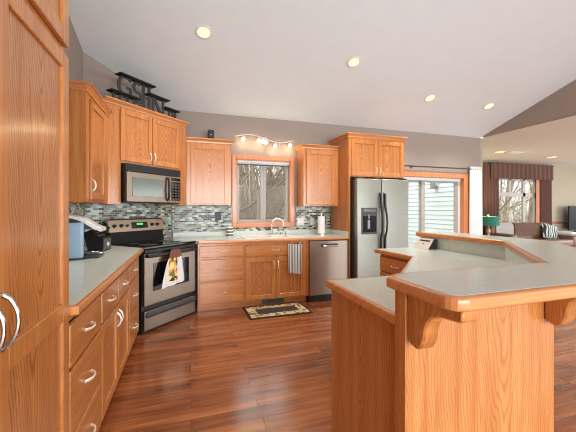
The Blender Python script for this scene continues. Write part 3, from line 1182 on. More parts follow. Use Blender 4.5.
bar, org, zz = counter('bar_countertop', 'raised grey-green laminate bar top with thick wood edge on the island', [(.689, .712), (.691, .697), (.698, .683), (.709, .671), (.724, .663), (.740, .660), (1.703, .660), (2.690, 1.647), (2.690, 2.765), (2.342, 2.765), (2.342, 1.790), (1.557, 1.005), (.742, 1.005), (.689, .966)], list(range(14)), 1.027, 1.069, wid=.022, bev=.010)

# corbels under the overhang
def corbel(label, x0):
    P = [(0, 1.025), (-.235, 1.025), (-.235, .990), (-.228, .980), (-.150, .972), (-.115, .958), (-.096, .935), (-.086, .905), (-.080, .868), (-.066, .840), (-.045, .826), (-.018, .832), (0, .850)]
    m = MB()
    n = len(P)
    m.loft([[(x, y, z) for y, z in P] for x in (0, .062)])
    b = m
    o = obj('corbel', b, oak('z', 'y', .30, tag_='corbel'), None, True)
    o.location = o.location + Vector((x0, .929, 0))
    tag(o, label, 'bracket', 'corbels under the bar overhang')
    o.modifiers.new('bevel', 'BEVEL').width = .006
    o.modifiers['bevel'].limit_method = 'ANGLE'
    return o


corbel('curved oak corbel under the left corner of the bar top', .750)
corbel('curved oak corbel under the bar top at the far right end of the front panel', 1.452)

# white slotted box on the island worktop
bx = thing('slotted_box', 'small white wedge-shaped box with a dark slot on the island worktop', 'box', (2.262, 2.49, .915), 0)
pf = [(0, 0), (.105, 0), (.105, .095), (.070, .098), (.062, .092)]
m = MB().loft([[(x, y, z) for x, z in pf] for y in (.006, .215)])
obj('case', m, flat('off_white_plastic', (226, 222, 214), .4), bx)
m = MB().loft([[(x, y, z) for x, z in [(.002, 0), (.1055, 0), (.1055, .0955), (.070, .0985)]] for y in (.0, .0055)])
obj('side', m, DGREY, bx)
fm = Matrix.Rotation(-math.atan2(.092, .062), 4, 'Y')      # local x runs up the sloping face
obj('slot', MB().box(.085, .100, .035, .175, -.004, .0022, m=fm), BLACK, bx)
obj('button', MB().box(.052, .060, .10, .112, -.004, .003, m=fm), DGREY, bx)

# ------------------------------------------------------------------ sink and things on the back counter
CREAM = flat('cream_enamel', (240, 237, 228), .2, var=.02)
sk = thing('kitchen_sink', 'cream double-bowl drop-in sink in the back counter', 'sink', (SKX0, SKY0, .914), 0)
SWd, SDp = SKX1 - SKX0, SKY1 - SKY0
m = MB()
zr = .010
m.box(-.02, SWd + .02, -.02, .03, .0008, zr, .004).box(-.02, SWd + .02, SDp - .075, SDp + .02, .0008, zr, .004).box(-.02, .03, .03, SDp - .075, .0008, zr, .004).box(SWd - .03, SWd + .02, .03, SDp - .075, .0008, zr, .004).box(SWd * .58, SWd * .58 + .035, .03, SDp - .075, .0008, zr, .004)
obj('rim', m, CREAM, sk)
for a, b, dpt in ((.03, SWd * .58, .19), (SWd * .58 + .035, SWd - .03, .16)):
    bw = MB()
    y0, y1 = .03, SDp - .075
    b_ = .012
    bw.box(a - b_, a, y0 - b_, y1 + b_, -dpt, .0005).box(b, b + b_, y0 - b_, y1 + b_, -dpt, .0005).box(a, b, y0 - b_, y0, -dpt, .0005).box(a, b, y1, y1 + b_, -dpt, .0005).box(a - b_, b + b_, y0 - b_, y1 + b_, -dpt - b_, -dpt)
    obj('bowl', bw, CREAM, sk)
fz = thing('faucet', 'gooseneck chrome faucet with two lever handles behind the sink', 'faucet', (1.215, 4.548, .9245), 0)
arc = [(0, 0, .03), (0, 0, .17)]
for i in range(11):
    a = PI - PI * i / 10
    arc.append((.045 + .088 * math.cos(a) + .043, -.03 * (i / 10), .17 + .075 * math.sin(a)))
arc += [(.176, -.034, .125)]
obj('spout', MB().tube(arc, [.013] * (len(arc) - 2) + [.012, .013], 10).lathe([(.026, 0), (.026, .008), (.018, .022), (.014, .035)], 16), CHROME, fz, True)
for hx in (.075, .150):
    obj('lever', MB().lathe([(.022, 0), (.022, .01), (.012, .03), (.012, .055)], 12, (hx, 0, 0)).tube([(hx, 0, .052), (hx + .012, -.02, .062), (hx + .026, -.05, .070)], .006, 8), CHROME, fz, True)
sd_ = thing('soap_pump', 'slim chrome soap pump beside the faucet levers', 'soap dispenser', (1.435, 4.545, .9150), 0)
obj('base', MB().lathe([(.02, 0), (.02, .006), (.011, .018), (.011, .06), (.006, .062), (.006, .095)], 12), CHROME, sd_, True)
obj('nozzle', MB().tube([(0, 0, .093), (0, -.02, .100), (0, -.055, .094)], .006, 8), CHROME, sd_, True)


def stripes(name, c0, c1, axis, period, duty=.5, rough=.5):
    N = NT(name)
    o, x, y, z = N.objxyz()
    v = dict(x=x, y=y, z=z)[axis]
    f = N.math('FRACT', N.math('ADD', N.math('DIVIDE', v, period), 20.25))
    N.col(N.mix(N.math('GREATER_THAN', f, duty), lin(*c0), lin(*c1)))
    N.set(rough)
    return N.m


mg = thing('mug', 'black and white striped mug on the counter left of the sink', 'mug', (.580, 4.52, .9148), 0)
obj('cup', MB().lathe([(.040, 0), (.048, .004), (.050, .07), (.047, .145), (.043, .145), (.044, .07), (.040, .012), (.0, .010)], 24), stripes('striped_glaze', (28, 28, 28), (236, 234, 228), 'z', .044), mg, True)
obj('handle', MB().tube([(.047, 0, .105), (.075, 0, .108), (.088, 0, .085), (.082, 0, .058), (.049, 0, .045)], .007, 8), flat('white_glaze', (236, 234, 228), .25), mg, True)

pt = thing('paper_towel_holder', 'upright white paper towel roll standing by the right end of the back counter', 'paper towels', (1.995, 4.47, .9148), 0)
obj('stand', MB().lathe([(.075, 0), (.075, .012), (.012, .016), (.008, .02), (.008, .300), (.013, .303), (.013, .315)], 20), CHROME, pt, True)
obj('roll', MB().lathe([(.018, .018), (.056, .018), (.057, .15), (.056, .290), (.018, .290)], 24), flat('paper', (238, 238, 234), .9), pt, True)

# hand towel on a bar at the sink cabinet
ht = thing('hand_towel', 'grey striped hand towel hanging from hooks on the sink cabinet', 'towel', (1.4, BY - .03, 0), 0)
obj('cloth', hanging(-.095, .100, -.090, .095, .835, .435, -.022, .005, 3, thick=.008, skew=-.03), stripes('grey_towel_stripes', (98, 102, 106), (206, 206, 202), 'x', .040, .38, .9), ht, True)
for i, hx in enumerate((1.322, 1.490)):
    h = obj('hook', MB().tube([(hx, BY - .020, .850), (hx, BY - .040, .846), (hx, BY - .044, .836), (hx, BY - .040, .826)], .004, 8).lathe([(.012, 0), (.012, .003)], 12, m=Matrix.Translation((hx, BY - .0195, .850)) @ Matrix.Rotation(PI / 2, 4, 'X')), CHROME, None, True)
    tag(h, ['small chrome towel hook on the sink front, left one above the grey towel', 'small chrome towel hook on the sink front, right one above the grey towel'][i], 'hook', 'towel hooks')


# outlets and switches
def plate(name, label, cat, x, z, w, h, mat, y=BW - .0102, pm=None, kind='outlet'):
    t = thing(name, label, cat, (x, y, z), 0)
    obj('cover_plate', MB().box(-w / 2, w / 2, -.006, 0, -h / 2, h / 2, .003), mat, t)
    if kind == 'outlet':
        obj('sockets', MB().box(-.017, .017, -.009, -.006, .010, .038, .003).box(-.017, .017, -.009, -.006, -.038, -.010, .003), pm, t)
    elif kind == 'switch':
        for sx in (-.023, .023):
            obj('rocker', MB().box(sx - .015, sx + .015, -.010, -.006, -.032, .032, .003), pm, t)
    return t


plate('wall_outlet', 'black outlet cover on the mosaic tile left of the sink window', 'outlet', .430, 1.212, .085, .125, BLACK, pm=DGREY)
plate('light_switch', 'white double light switch on the mosaic tile right of the window', 'light switch', 1.722, 1.118, .115, .118, WHITE, pm=flat('white_rocker', (240, 240, 238), .3), kind='switch')
plate('wall_outlet', 'white outlet cover on the mosaic tile beside the paper towels', 'outlet', 1.925, 1.118, .075, .118, WHITE, pm=flat('white_rocker', (240, 240, 238), .3))

# little black camera on the wall cabinet
cmr = thing('security_camera', 'small black cube camera on top of the cabinet left of the window', 'camera', (.315, 4.50, 2.2755), 0)
obj('housing', MB().box(-.042, .042, -.035, .035, .035, .150, .010, seg=2), BLACK, cmr)
obj('foot', MB().lathe([(.035, 0), (.035, .008), (.010, .014), (.010, .036)], 14), BLACK, cmr, True)
obj('lens', MB().lathe([(.018, 0), (.018, .004), (.010, .006)], 14, m=Matrix.Translation((0, -.035, .095)) @ Matrix.Rotation(PI / 2, 4, 'X')), BLACKG, cmr, True)

# blind pulled up at the sink window
bl = thing('window_blind', 'white blind gathered at the top of the sink window', 'blind', (mid, BW + .012, WZ1), 0)
hw = (WX1 - WX0) / 2 - .016
obj('headrail', MB().box(-hw, hw, -.012, .030, -.038, -.013, .003), WHITE, bl)
m = MB()
for i in range(6):
    m.box(-hw + .004, hw - .004, -.010, .028, -.043 - i * .004, -.0405 - i * .004)
obj('slats', m, WHITE, bl)
obj('bottom_rail', MB().box(-hw, hw, -.012, .030, -.078, -.066, .003), DGREY, bl)
obj('cord', MB().tube([(-hw + .18, -.014, -.03), (-hw + .182, -.016, -.40), (-hw + .18, -.014, -.62)], .0025, 6), WHITE, bl)

# ------------------------------------------------------------------ track light over the window
tl = thing('track_light', 'wavy track light with four lit lamps above the sink window', 'light fixture', (1.135, BW - .001, 2.365), 0)
obj('canopy', MB().lathe([(.062, 0), (.062, .012), (.05, .024), (.015, .030)], 24, m=Matrix.Rotation(PI / 2, 4, 'X')), NICKEL, tl, True)
pts = []
for i in range(31):
    x = -.46 + .90 * i / 30
    pts.append((x, -.075, .020 - .045 * math.sin((x + .02) * 2 * PI / .92)))
obj('rail', MB().tube(pts, .008, 8).tube([(0, -.028, 0), (0, -.075, .012)], .008, 8), NICKEL, tl, True)
BULB = emit('warm_bulb', (255, 222, 160), 3.0)
for hx in (-.345, -.110, .145, .385):
    zt = .020 - .045 * math.sin((hx + .02) * 2 * PI / .92)
    h = obj('lamp_head', MB().lathe([(.012, 0), (.016, -.012), (.022, -.02), (.024, -.04)], 16, (hx, -.085, zt - .005)), NICKEL, tl, True)
    obj('bulb', MB().lathe([(.023, -.04), (.027, -.052), (.028, -.068), (.018, -.078), (.001, -.080)], 16, (hx, -.085, zt - .005)), BULB, h, True)
    L = bpy.data.lights.new('bulb_light', 'POINT')
    L.energy = .75
    L.color = (1, .80, .52)
    L.shadow_soft_size = .03
    lo_ = bpy.data.objects.new('bulb_light', L)
    COL.objects.link(lo_)
    lo_.parent = tl
    lo_.location = (hx, -.100, zt - .120)

# ------------------------------------------------------------------ recessed ceiling lights
LENS = emit('warm_lens', (255, 216, 140), 1.5)
cl_labels = ['recessed ceiling light nearest the pantry', 'recessed ceiling light above the middle of the kitchen', 'recessed ceiling light above the refrigerator side', 'recessed vault ceiling light closest to the living room opening']
ang = math.atan(SL)
first = None
for (x, y), lb in zip(((.165, 3.352), (1.965, 3.416), (3.505, 3.829), (4.695, 3.828)), cl_labels):
    if first is None:
        t = thing('ceiling_light', lb, 'ceiling light', (x, y, zc(y)), 0, 'recessed lights in the vault')
        t.rotation_euler = (-ang, 0, 0)
        obj('trim_ring', MB().lathe([(.062, -.001), (.088, -.001), (.088, -.006), (.074, -.010), (.062, -.004)], 28), WHITE, t, True)
        obj('lens', MB().lathe([(.001, -.003), (.063, -.003), (.063, -.0055), (.001, -.0065)], 24), LENS, t, True)
        first = t
    else:
        t = dup(first, (x, y, zc(y)), None, lb)
    L = bpy.data.lights.new('downlight', 'SPOT')
    L.energy = 70
    L.color = (1, .93, .82)
    L.spot_size = math.radians(120)
    L.spot_blend = .7
    L.shadow_soft_size = .06
    o = bpy.data.objects.new('downlight', L)
    o.location = (x, y, zc(y) - .03)
    COL.objects.link(o)
for (x, y), lb in zip(((7.40, 5.74), (9.47, 5.86)), ('recessed living room ceiling light beside the ceiling vent', 'recessed living room ceiling light right of the curtains')):
    t = dup(first, (x, y, ZC + .019), 0, lb, 'recessed lights in the living room')
    t.rotation_euler = (0, 0, 0)
    t.scale = (1.5, 1.5, 1)
cv = thing('ceiling_vent', 'white ceiling air vent in the living room ceiling', 'vent', (7.78, 5.66, ZC + .019), 0)
obj('frame', MB().box(-.22, .22, -.10, .10, -.012, -.001, .003), WHITE, cv)
m = MB()
for i in range(7):
    m.box(-.19, .19, -.08 + i * .024, -.07 + i * .024, -.016, -.012)
obj('slats', m, flat('vent_slats', (236, 238, 238), .5), cv)

# ------------------------------------------------------------------ iron letters on the corner cabinet
lt = thing('letter_decor', 'black iron decoration of scroll letters and stepped shelves on the corner cabinet', 'decoration', (DX, DY, ZD1 + .0465), PI / 4)
LYo = .09


def stroke(P, r=.011):
    return MB().tube([(p[0], LYo, p[1]) for p in P], r, 6, rz=1.8)


def arcpts(cx_, cz_, rx, rz_, a0, a1, n=14):
    return [(cx_ + rx * math.cos(math.radians(a0 + (a1 - a0) * i / n)), cz_ + rz_ * math.sin(math.radians(a0 + (a1 - a0) * i / n))) for i in range(n + 1)]


for x0, x1, z in ((.200, .660, .325), (.100, .450, .112), (.565, .875, .222), (.815, 1.045, .128)):
    obj('shelf', MB().box(x0, x1, LYo - .052, LYo + .052, z, z + .016, .003).box(x0 + .02, x1 - .02, LYo - .035, LYo + .035, z - .010, z, .002), BLACK, lt)
# scroll letters between the shelves
g = stroke(arcpts(.295, .220, .085, .105, 42, 320), .011)
g.merge(stroke([(.350, .205), (.358, .15), (.325, .135)], .010).bm)
g.merge(stroke([(.300, .205), (.362, .205)], .009).bm)
obj('letter', g, IRON, lt, True)
s_ = stroke(arcpts(.440, .255, .045, .055, 40, 270, 10) + arcpts(.450, .145, .050, .055, 90, -150, 10), .011)
obj('letter', s_, IRON, lt, True)
h_ = stroke([(.520, .002), (.520, .325)], .012)
h_.merge(stroke([(.598, .002), (.598, .325)], .012).bm)
h_.merge(stroke([(.520, .185), (.56, .165), (.598, .185)], .009).bm)
obj('letter', h_, IRON, lt, True)
n_ = stroke([(.655, .002), (.655, .222)], .011)
n_.merge(stroke([(.655, .218), (.705, .15), (.755, .06), (.800, .005)], .013).bm)
n_.merge(stroke([(.805, .002), (.805, .222)], .010).bm)
obj('letter', n_, IRON, lt, True)
for P in ([(.150, .002), (.150, .112)], [(.225, .002), (.225, .09), (.25, .106)], [(.315, .002), (.315, .106)], [(.40, .002), (.40, .106)], [(.90, .002), (.90, .128)], [(.935, .002), (.962, .07), (.935, .124)], [(1.0, .002), (1.0, .128)], [(.475, .002), (.475, .07)]):
    obj('post', stroke(P, .010), IRON, lt, True)

# ------------------------------------------------------------------ left counter: coffee maker and knife block
cf = thing('coffee_maker', 'silver and black pod coffee maker with blue water tank beside the pantry', 'coffee maker', (-.855, 2.98, .9148), L90 + .05)
# local: front faces -y (towards the room), x along the counter towards the range
BLUE = NT('blue_tank')
BLUE.col(lin(176, 206, 232))
BLUE.set(.08)
BLUE.b.inputs['Transmission Weight'].default_value = .25
BLUE.b.inputs['IOR'].default_value = 1.25
SILV = flat('silver_plastic', (228, 229, 228), .22, 0)
obj('base', MB().box(-.105, .105, -.165, .14, 0, .03, .010, seg=2), DGREY, cf)
obj('column', MB().box(-.10, .10, .0, .13, .031, .245, .012, seg=2), flat('brown_black_plastic', (70, 58, 54), .3), cf)
obj('drip_tray', MB().box(-.075, .075, -.185, -.03, .031, .046, .006, seg=2).lathe([(.055, .046), (.055, .049)], 20, (0, -.10, 0)), CHROME, cf, True)
hd = MB()
rings = []
for i in range(9):
    a = i / 8
    y = .14 - .29 * a
    top = .300 + .045 * math.sin(PI * min(1, a * 1.05 + .12)) - .055 * a * a
    rings.append([(-.105, y, .235), (.105, y, .235), (.105, y, top - .02), (.085, y, top), (-.085, y, top), (-.105, y, top - .02)])
hd.loft(rings)
obj('head', hd, DGREY, cf, True)
lid = MB()
rings = []
for i in range(13):
    a = i / 12
    y = .150 - .330 * a
    top = .312 + .045 * math.sin(PI * min(1, a * 1.05 + .12)) - .075 * a * a
    rings.append([(-.114, y, top - .022), (.114, y, top - .022), (.114, y, top), (.095, y, top + .008), (-.095, y, top + .008), (-.114, y, top)])
lid.loft(rings)
obj('lid', lid, SILV, cf, True)
obj('water_tank', MB().box(-.175, -.108, -.065, .13, .012, .292, .016, seg=3), BLUE.m, cf, True)

kb = thing('knife_block', 'black knife block with black-handled knives and a round pale badge', 'knife block', (-.815, 3.46, .9148), L90 - .35)
m = MB().loft([[(x, -.065, 0), (x, .075, 0), (x, .125, .165), (x, .045, .205), (x, -.030, .135), (x, -.075, .12)] for x in (-.062, .062)])
obj('block', m, BLACK, kb)
obj('front_plate', MB().box(-.056, .056, -.080, -.066, .008, .118, .003), flat('slate_plate', (84, 84, 84), .5), kb)
obj('badge', MB().lathe([(.020, 0), (.020, .003)], 20, m=Matrix.Translation((.004, -.0802, .060)) @ Matrix.Rotation(PI / 2, 4, 'X')), flat('pale_badge', (214, 210, 200), .5), kb)
dirv = Vector((0, -.62, .78)).normalized()
for i, (kx, kt, kl) in enumerate(((-.045, .15, .10), (-.016, .15, .11), (.014, .15, .10), (.044, .15, .09), (-.032, .55, .11), (.0, .55, .115), (.032, .55, .10), (-.02, .9, .10), (.025, .9, .11))):
    base = Vector((kx, -.025 + (.070) * kt, .140 + .062 * kt))
    p0, p1, p2 = base + dirv * .004, base + dirv * kl * .5, base + dirv * kl
    kn = obj('knife', MB().tube([p0, p1 + Vector((0, -.003, 0)), p2], [.0095, .0115, .010], 8, rz=.7), BLACK, kb, True)
    obj('bolster', MB().tube([base - dirv * .010, base + dirv * .006], .0085, 8), CHROME, kn, True)

# ------------------------------------------------------------------ rug by the sink


def rug_mat(hx, hy):
    N = NT('floral_border_rug')
    o, x, y, z = N.objxyz()
    d = N.math('MINIMUM', N.math('SUBTRACT', hx, N.math('ABSOLUTE', x)), N.math('SUBTRACT', hy, N.math('ABSOLUTE', y)))
    vo = N.n('ShaderNodeTexVoronoi')
    vo.inputs['Scale'].default_value = 30
    N.l(o, vo.inputs['Vector'])
    s = N.n('ShaderNodeSeparateColor')
    N.l(vo.outputs['Color'], s.inputs[0])
    pat = N.ramp(s.outputs[0], [(0, lin(206, 190, 150)), (.42, lin(176, 164, 120)), (.58, lin(92, 88, 62)), (.72, lin(196, 138, 62)), (.80, lin(52, 40, 40)), (.9, lin(214, 200, 166))], 'CONSTANT')
    dark = lin(46, 34, 36)
    c = N.mix(N.math('GREATER_THAN', d, .030), dark, pat)
    c = N.mix(N.math('GREATER_THAN', d, .135), c, lin(66, 46, 52))
    N.col(c)
    N.set(.95)
    N.bump(N.noise(o, 400, 1), .3, .002)
    return N.m


rug = obj('rug', MB().box(-.405, .405, -.235, .235, 0, .010, .004), rug_mat(.405, .235))
rug.location = (1.105, 3.880, .0056)
rug.rotation_euler = (0, 0, math.radians(1.0))
tag(rug, 'small dark rug with cream floral border in front of the sink', 'rug')

# ------------------------------------------------------------------ curtains, living room
def folds(x0, x1, y, z0, z1, n, amp, thick=.006, rows=6, flare=0, seed=1):
    rnd = random.Random(seed)
    ph = [rnd.uniform(-.5, .5) for _ in range(n + 2)]
    cols = n * 8
    b = bmesh.new()
    F, B = [], []
    for i in range(rows + 1):
        t = i / rows
        rf_, rb = [], []
        for j in range(cols + 1):
            s = j / cols
            k_ = s * n
            yy = y + amp * math.sin(2 * PI * k_ + ph[int(k_)] * .6 * t) * (.75 + .25 * t)
            x = x0 + (x1 - x0) * s + flare * (s - .5) * t
            rf_.append(b.verts.new((x, yy, z1 + (z0 - z1) * t)))
            rb.append(b.verts.new((x, yy + thick, z1 + (z0 - z1) * t)))
        F.append(rf_)
        B.append(rb)
    for i in range(rows):
        for j in range(cols):
            b.faces.new((F[i][j], F[i + 1][j], F[i + 1][j + 1], F[i][j + 1]))
            b.faces.new((B[i][j], B[i][j + 1], B[i + 1][j + 1], B[i + 1][j]))
        b.faces.new((F[i][0], B[i][0], B[i + 1][0], F[i + 1][0]))
        b.faces.new((F[i][cols], F[i + 1][cols], B[i + 1][cols], B[i][cols]))
    for j in range(cols):
        b.faces.new((F[0][j], F[0][j + 1], B[0][j + 1], B[0][j]))
        b.faces.new((F[rows][j], B[rows][j], B[rows][j + 1], F[rows][j + 1]))
    bmesh.ops.recalc_face_normals(b, faces=b.faces)
    M = MB()
    M.merge(b)
    return M


cr = thing('curtain_rod', 'thin dark curtain rod above the sliding door', 'curtain rod', (3.3, BW - .07, 2.088), 0)
obj('rod', MB().tube([(0, 0, 0), (2.13, 0, 0)], .010, 10), DGREY, cr, True)
obj('finial', MB().sphere((2.15, 0, 0), .022), DGREY, cr, True)
for bx_ in (.55, 2.04):
    obj('bracket', MB().tube([(bx_, 0, -.012), (bx_, .068, -.012)], .007, 8).box(bx_ - .012, bx_ + .012, .062, .069, -.04, .02, .002), DGREY, cr)
CURT = flat('white_curtain', (226, 232, 232), .9, var=.03)
cu = obj('curtain', folds(5.17, 5.45, BW - .075, .02, 2.135, 5, .035, seed=3, flare=.03), CURT, None, True)
tag(cu, 'white curtain panel hanging at the right end of the sliding door', 'curtain')

BRN = flat('brown_curtain', (104, 74, 63), .85, var=.06)
lr = thing('curtain_rod', 'dark curtain rod above the living room window', 'curtain rod', (8.25, LY - .11, 2.655), 0)
obj('rod', MB().tube([(0, 0, 0), (2.72, 0, 0)], .014, 10), BLACK, lr, True)
for bx_ in (.05, 1.36, 2.66):
    obj('bracket', MB().box(bx_ - .012, bx_ + .012, .0, .108, -.012, .012, .002), BLACK, lr)
tag(obj('valance', folds(8.33, 10.92, LY - .13, 2.215, 2.685, 14, .026, seed=5), BRN, None, True), 'brown gathered valance across the top of the living room window', 'valance')
tag(obj('curtain', folds(8.10, 8.69, LY - .075, .03, 2.67, 5, .026, seed=6), BRN, None, True), 'brown drape left of the living room window behind the lamp', 'curtain')
tag(obj('curtain', folds(10.44, 10.93, LY - .075, .03, 2.67, 5, .026, seed=8), BRN, None, True), 'brown drape right of the living room window', 'curtain')
PINK = flat('salmon_curtain_lining', (214, 150, 120), .85)
tag(obj('curtain', folds(10.30, 10.50, LY - .045, .03, 2.30, 2, .012, seed=9), PINK, None, True), 'narrow salmon inner curtain at the right side of the living room window', 'curtain')

# side table and lamp
st = thing('side_table', 'dark wood side table carrying the green lamp', 'side table', (7.52, 6.15, 0), 0)
DKW = oak('x', 'y', 0, (92, 58, 40), (64, 38, 26), 'walnut')
obj('top', MB().box(-.27, .27, -.22, .22, .56, .59, .004), DKW, st)
for sx in (-.23, .23):
    for sy in (-.18, .18):
        obj('leg', MB().box(sx - .02, sx + .02, sy - .02, sy + .02, 0, .559), DKW, st)
lp = thing('table_lamp', 'table lamp with teal green drum shade beside the brown drape', 'lamp', (7.52, 6.15, .591), 0)
obj('base', MB().lathe([(.085, 0), (.085, .015), (.03, .03), (.022, .07), (.045, .12), (.05, .17), (.03, .22), (.014, .25), (.012, .33), (.001, .33)], 20), flat('brass_lamp', (196, 160, 110), .35, .5), lp, True)
obj('shade', MB().lathe([(.225, .30), (.245, .30), (.235, .53), (.215, .53), (.225, .302)], 28), flat('teal_shade', (46, 122, 104), .8), lp, True)
obj('finial', MB().lathe([(.006, .33), (.006, .55), (.022, .565), (.014, .585), (.002, .60)], 12), flat('brass_lamp', (196, 160, 110), .35, .5), lp, True)
L = bpy.data.lights.new('lamp_light', 'POINT')
L.energy = 30
L.color = (1, .70, .38)
L.shadow_soft_size = .05
o = bpy.data.objects.new('lamp_light', L)
COL.objects.link(o)
o.parent = lp
o.location = (0, 0, .44)

# sofa
LEA = flat('brown_leather', (116, 84, 70), .42, var=.12, scale=14)
sf = thing('sofa', 'brown leather sofa under the living room window', 'sofa', (9.30, 6.28, 0), 0)


def cushion(x0, x1, y0, y1, z0, z1, b=.05, m=None):
    return MB().box(x0, x1, y0, y1, z0, z1, b, m, 4)


obj('frame', MB().box(-1.30, 1.30, -.40, .40, .05, .26, .03, seg=2), LEA, sf, True)
obj('back', cushion(-1.28, 1.10, .16, .42, .265, .90, .09), LEA, sf, True)
for x in (-1.12, .0):
    obj('seat_cushion', cushion(x, x + 1.1, -.42, .15, .265, .46, .06), LEA, sf, True)
for x, za in ((-1.34, .66), (1.06, .545)):
    obj('arm', cushion(x, x + .26, -.42, .30, .265, za, .07), LEA, sf, True)
for x in (-1.2, 1.2):
    for y in (-.34, .34):
        obj('leg', MB().box(x - .03, x + .03, y - .03, y + .03, 0, .05), BLACK, sf)
GRT = flat('grey_knit_throw', (176, 174, 168), .95, var=.15, scale=60)


def drape(x0, x1, y0, y1, zt, zb, r=.03, t=.014, seed=1):
    """a throw laid over a backrest: front, over the top, back"""
    rnd = random.Random(seed)
    cols = 16
    prof = [(y0 - .012, zb), (y0 - .014, (zb + zt) / 2), (y0 - .008, zt - .06), (y0 + .05, zt + .004), ((y0 + y1) / 2, zt + .012), (y1 - .05, zt + .004), (y1 + .006, zt - .08)]
    b = bmesh.new()
    A, Bq = [], []
    for (y, z) in prof:
        ra, rb_ = [], []
        for j in range(cols + 1):
            s = j / cols
            wv = .008 * math.sin(s * 19 + z * 6 + seed)
            ra.append(b.verts.new((x0 + (x1 - x0) * s, y - abs(wv), z + wv * .6 + (.01 if z > zt else 0))))
            rb_.append(b.verts.new((x0 + (x1 - x0) * s, y + (t if y < y0 + .04 else (-t if y > y1 - .02 else 0)), z - (t if z > zt - .02 else 0))))
        A.append(ra)
        Bq.append(rb_)
    R, Cc = len(A) - 1, cols
    for i in range(R):
        for j in range(Cc):
            b.faces.new((A[i][j], A[i][j + 1], A[i + 1][j + 1], A[i + 1][j]))
            b.faces.new((Bq[i][j], Bq[i + 1][j], Bq[i + 1][j + 1], Bq[i][j + 1]))
        b.faces.new((A[i][0], A[i + 1][0], Bq[i + 1][0], Bq[i][0]))
        b.faces.new((A[i][Cc], Bq[i][Cc], Bq[i + 1][Cc], A[i + 1][Cc]))
    for j in range(Cc):
        b.faces.new((A[0][j], Bq[0][j], Bq[0][j + 1], A[0][j + 1]))
        b.faces.new((A[R][j], A[R][j + 1], Bq[R][j + 1], Bq[R][j]))
    bmesh.ops.recalc_face_normals(b, faces=b.faces)
    M = MB()
    M.merge(b)
    return M


tag(obj('throw_blanket', drape(8.14, 8.80, 6.43, 6.71, .905, .50, seed=2), GRT, None, True), 'grey knit throw over the left end of the sofa back', 'blanket')
tag(obj('throw_blanket', drape(8.86, 9.86, 6.43, 6.71, .905, .55, seed=5), flat('brown_throw', (106, 80, 67), .9, var=.2, scale=24), None, True), 'brown throw over the middle of the sofa back', 'blanket')


def zebra():
    N = NT('zebra_print')
    o, x, y, z = N.objxyz()
    w_ = N.n('ShaderNodeTexWave')
    w_.inputs['Scale'].default_value = 3.4
    w_.inputs['Distortion'].default_value = 5
    w_.inputs['Detail'].default_value = 1
    w_.inputs['Detail Scale'].default_value = 1.4
    N.l(o, w_.inputs['Vector'])
    N.col(N.ramp(w_.outputs[1], [(.42, lin(52, 56, 58)), (.5, lin(204, 212, 208))]))
    N.set(.9)
    return N.m


def pillow(w_, h_, d_):
    b = bmesh.new()
    n = 10
    G = {}
    for sgn in (1, -1):
        for i in range(n + 1):
            for j in range(n + 1):
                u, v = i / n * 2 - 1, j / n * 2 - 1
                e = ((1 - u ** 4) * (1 - v ** 4)) ** .55
                key = (i, j, sgn if e > 1e-6 else 0)
                if key not in G:
                    pin = 1 - .07 * (abs(u * v) ** 2 < .5) * (1 - abs(u * v))
                    G[key] = b.verts.new((u * w_ / 2 * (1 - .06 * (1 - abs(v)) * abs(u)), sgn * e * d_ / 2, v * h_ / 2 * (1 - .06 * (1 - abs(u)) * abs(v))))
        g = lambda i, j: G.get((i, j, sgn)) or G[(i, j, 0)]
        for i in range(n):
            for j in range(n):
                f = (g(i, j), g(i + 1, j), g(i + 1, j + 1), g(i, j + 1))
                b.faces.new(f if sgn < 0 else f[::-1])
    M = MB()
    M.merge(b)
    return M


zp = obj('throw_pillow', pillow(.62, .46, .18), zebra(), None, True, centre=False)
zp.location = (10.12, 6.32, .65)
zp.rotation_euler = (math.radians(-14), math.radians(14), 0)
tag(zp, 'zebra print throw pillow at the right end of the sofa', 'pillow')

wt = obj('throw_pillow', pillow(.30, .52, .13), flat('white_cushion', (222, 219, 212), .95, var=.06), None, True, centre=False)
wt.location = (10.49, 6.14, .608)
wt.rotation_euler = (PI / 2, 0, 0)
tag(wt, 'plain pale pillow lying flat on the right arm of the brown sofa', 'pillow')

ts = thing('tv_stand', 'dark wood television stand against the beige wall', 'tv stand', (12.12, 6.57, 0), 0)
obj('body', MB().box(-.72, .72, -.21, .22, .05, .60, .004), DKW, ts)
for x in (-.66, .66):
    obj('foot', MB().box(x - .04, x + .04, -.17, .17, 0, .05), DKW, ts)
for x in (-.70, .01):
    obj('door', MB().box(x, x + .69, -.225, -.21, .08, .57, .004), DKW, ts)
tv = thing('television', 'black flat television at the right edge, standing on its stand', 'television', (12.04, 6.60, .601), 0)
obj('screen_panel', MB().box(-.60, .60, -.02, .03, .06, .82, .006), BLACK, tv)
obj('screen', MB().box(-.585, .585, -.023, -.019, .08, .805), flat('tv_glass', (26, 30, 34), .1), tv)
obj('foot', MB().box(-.18, .18, -.10, .10, 0, .014, .004).box(-.04, .04, -.01, .02, .014, .08), BLACK, tv)

# ------------------------------------------------------------------ outdoors
GRD = NT('leaf_litter')
o_t, x_, y_, z_ = GRD.objxyz()
GRD.col(GRD.ramp(GRD.noise(o_t, 4.5, 6, .75), [(.35, lin(86, 72, 50)), (.5, lin(128, 114, 88)), (.62, lin(206, 202, 190))]))
GRD.set(.95)
struct('ground', MB().box(-14, 40, 7.2, 40, -.6, -.5).box(-14, 5.58, 4.83, 7.2, -.6, -.5), GRD.m)

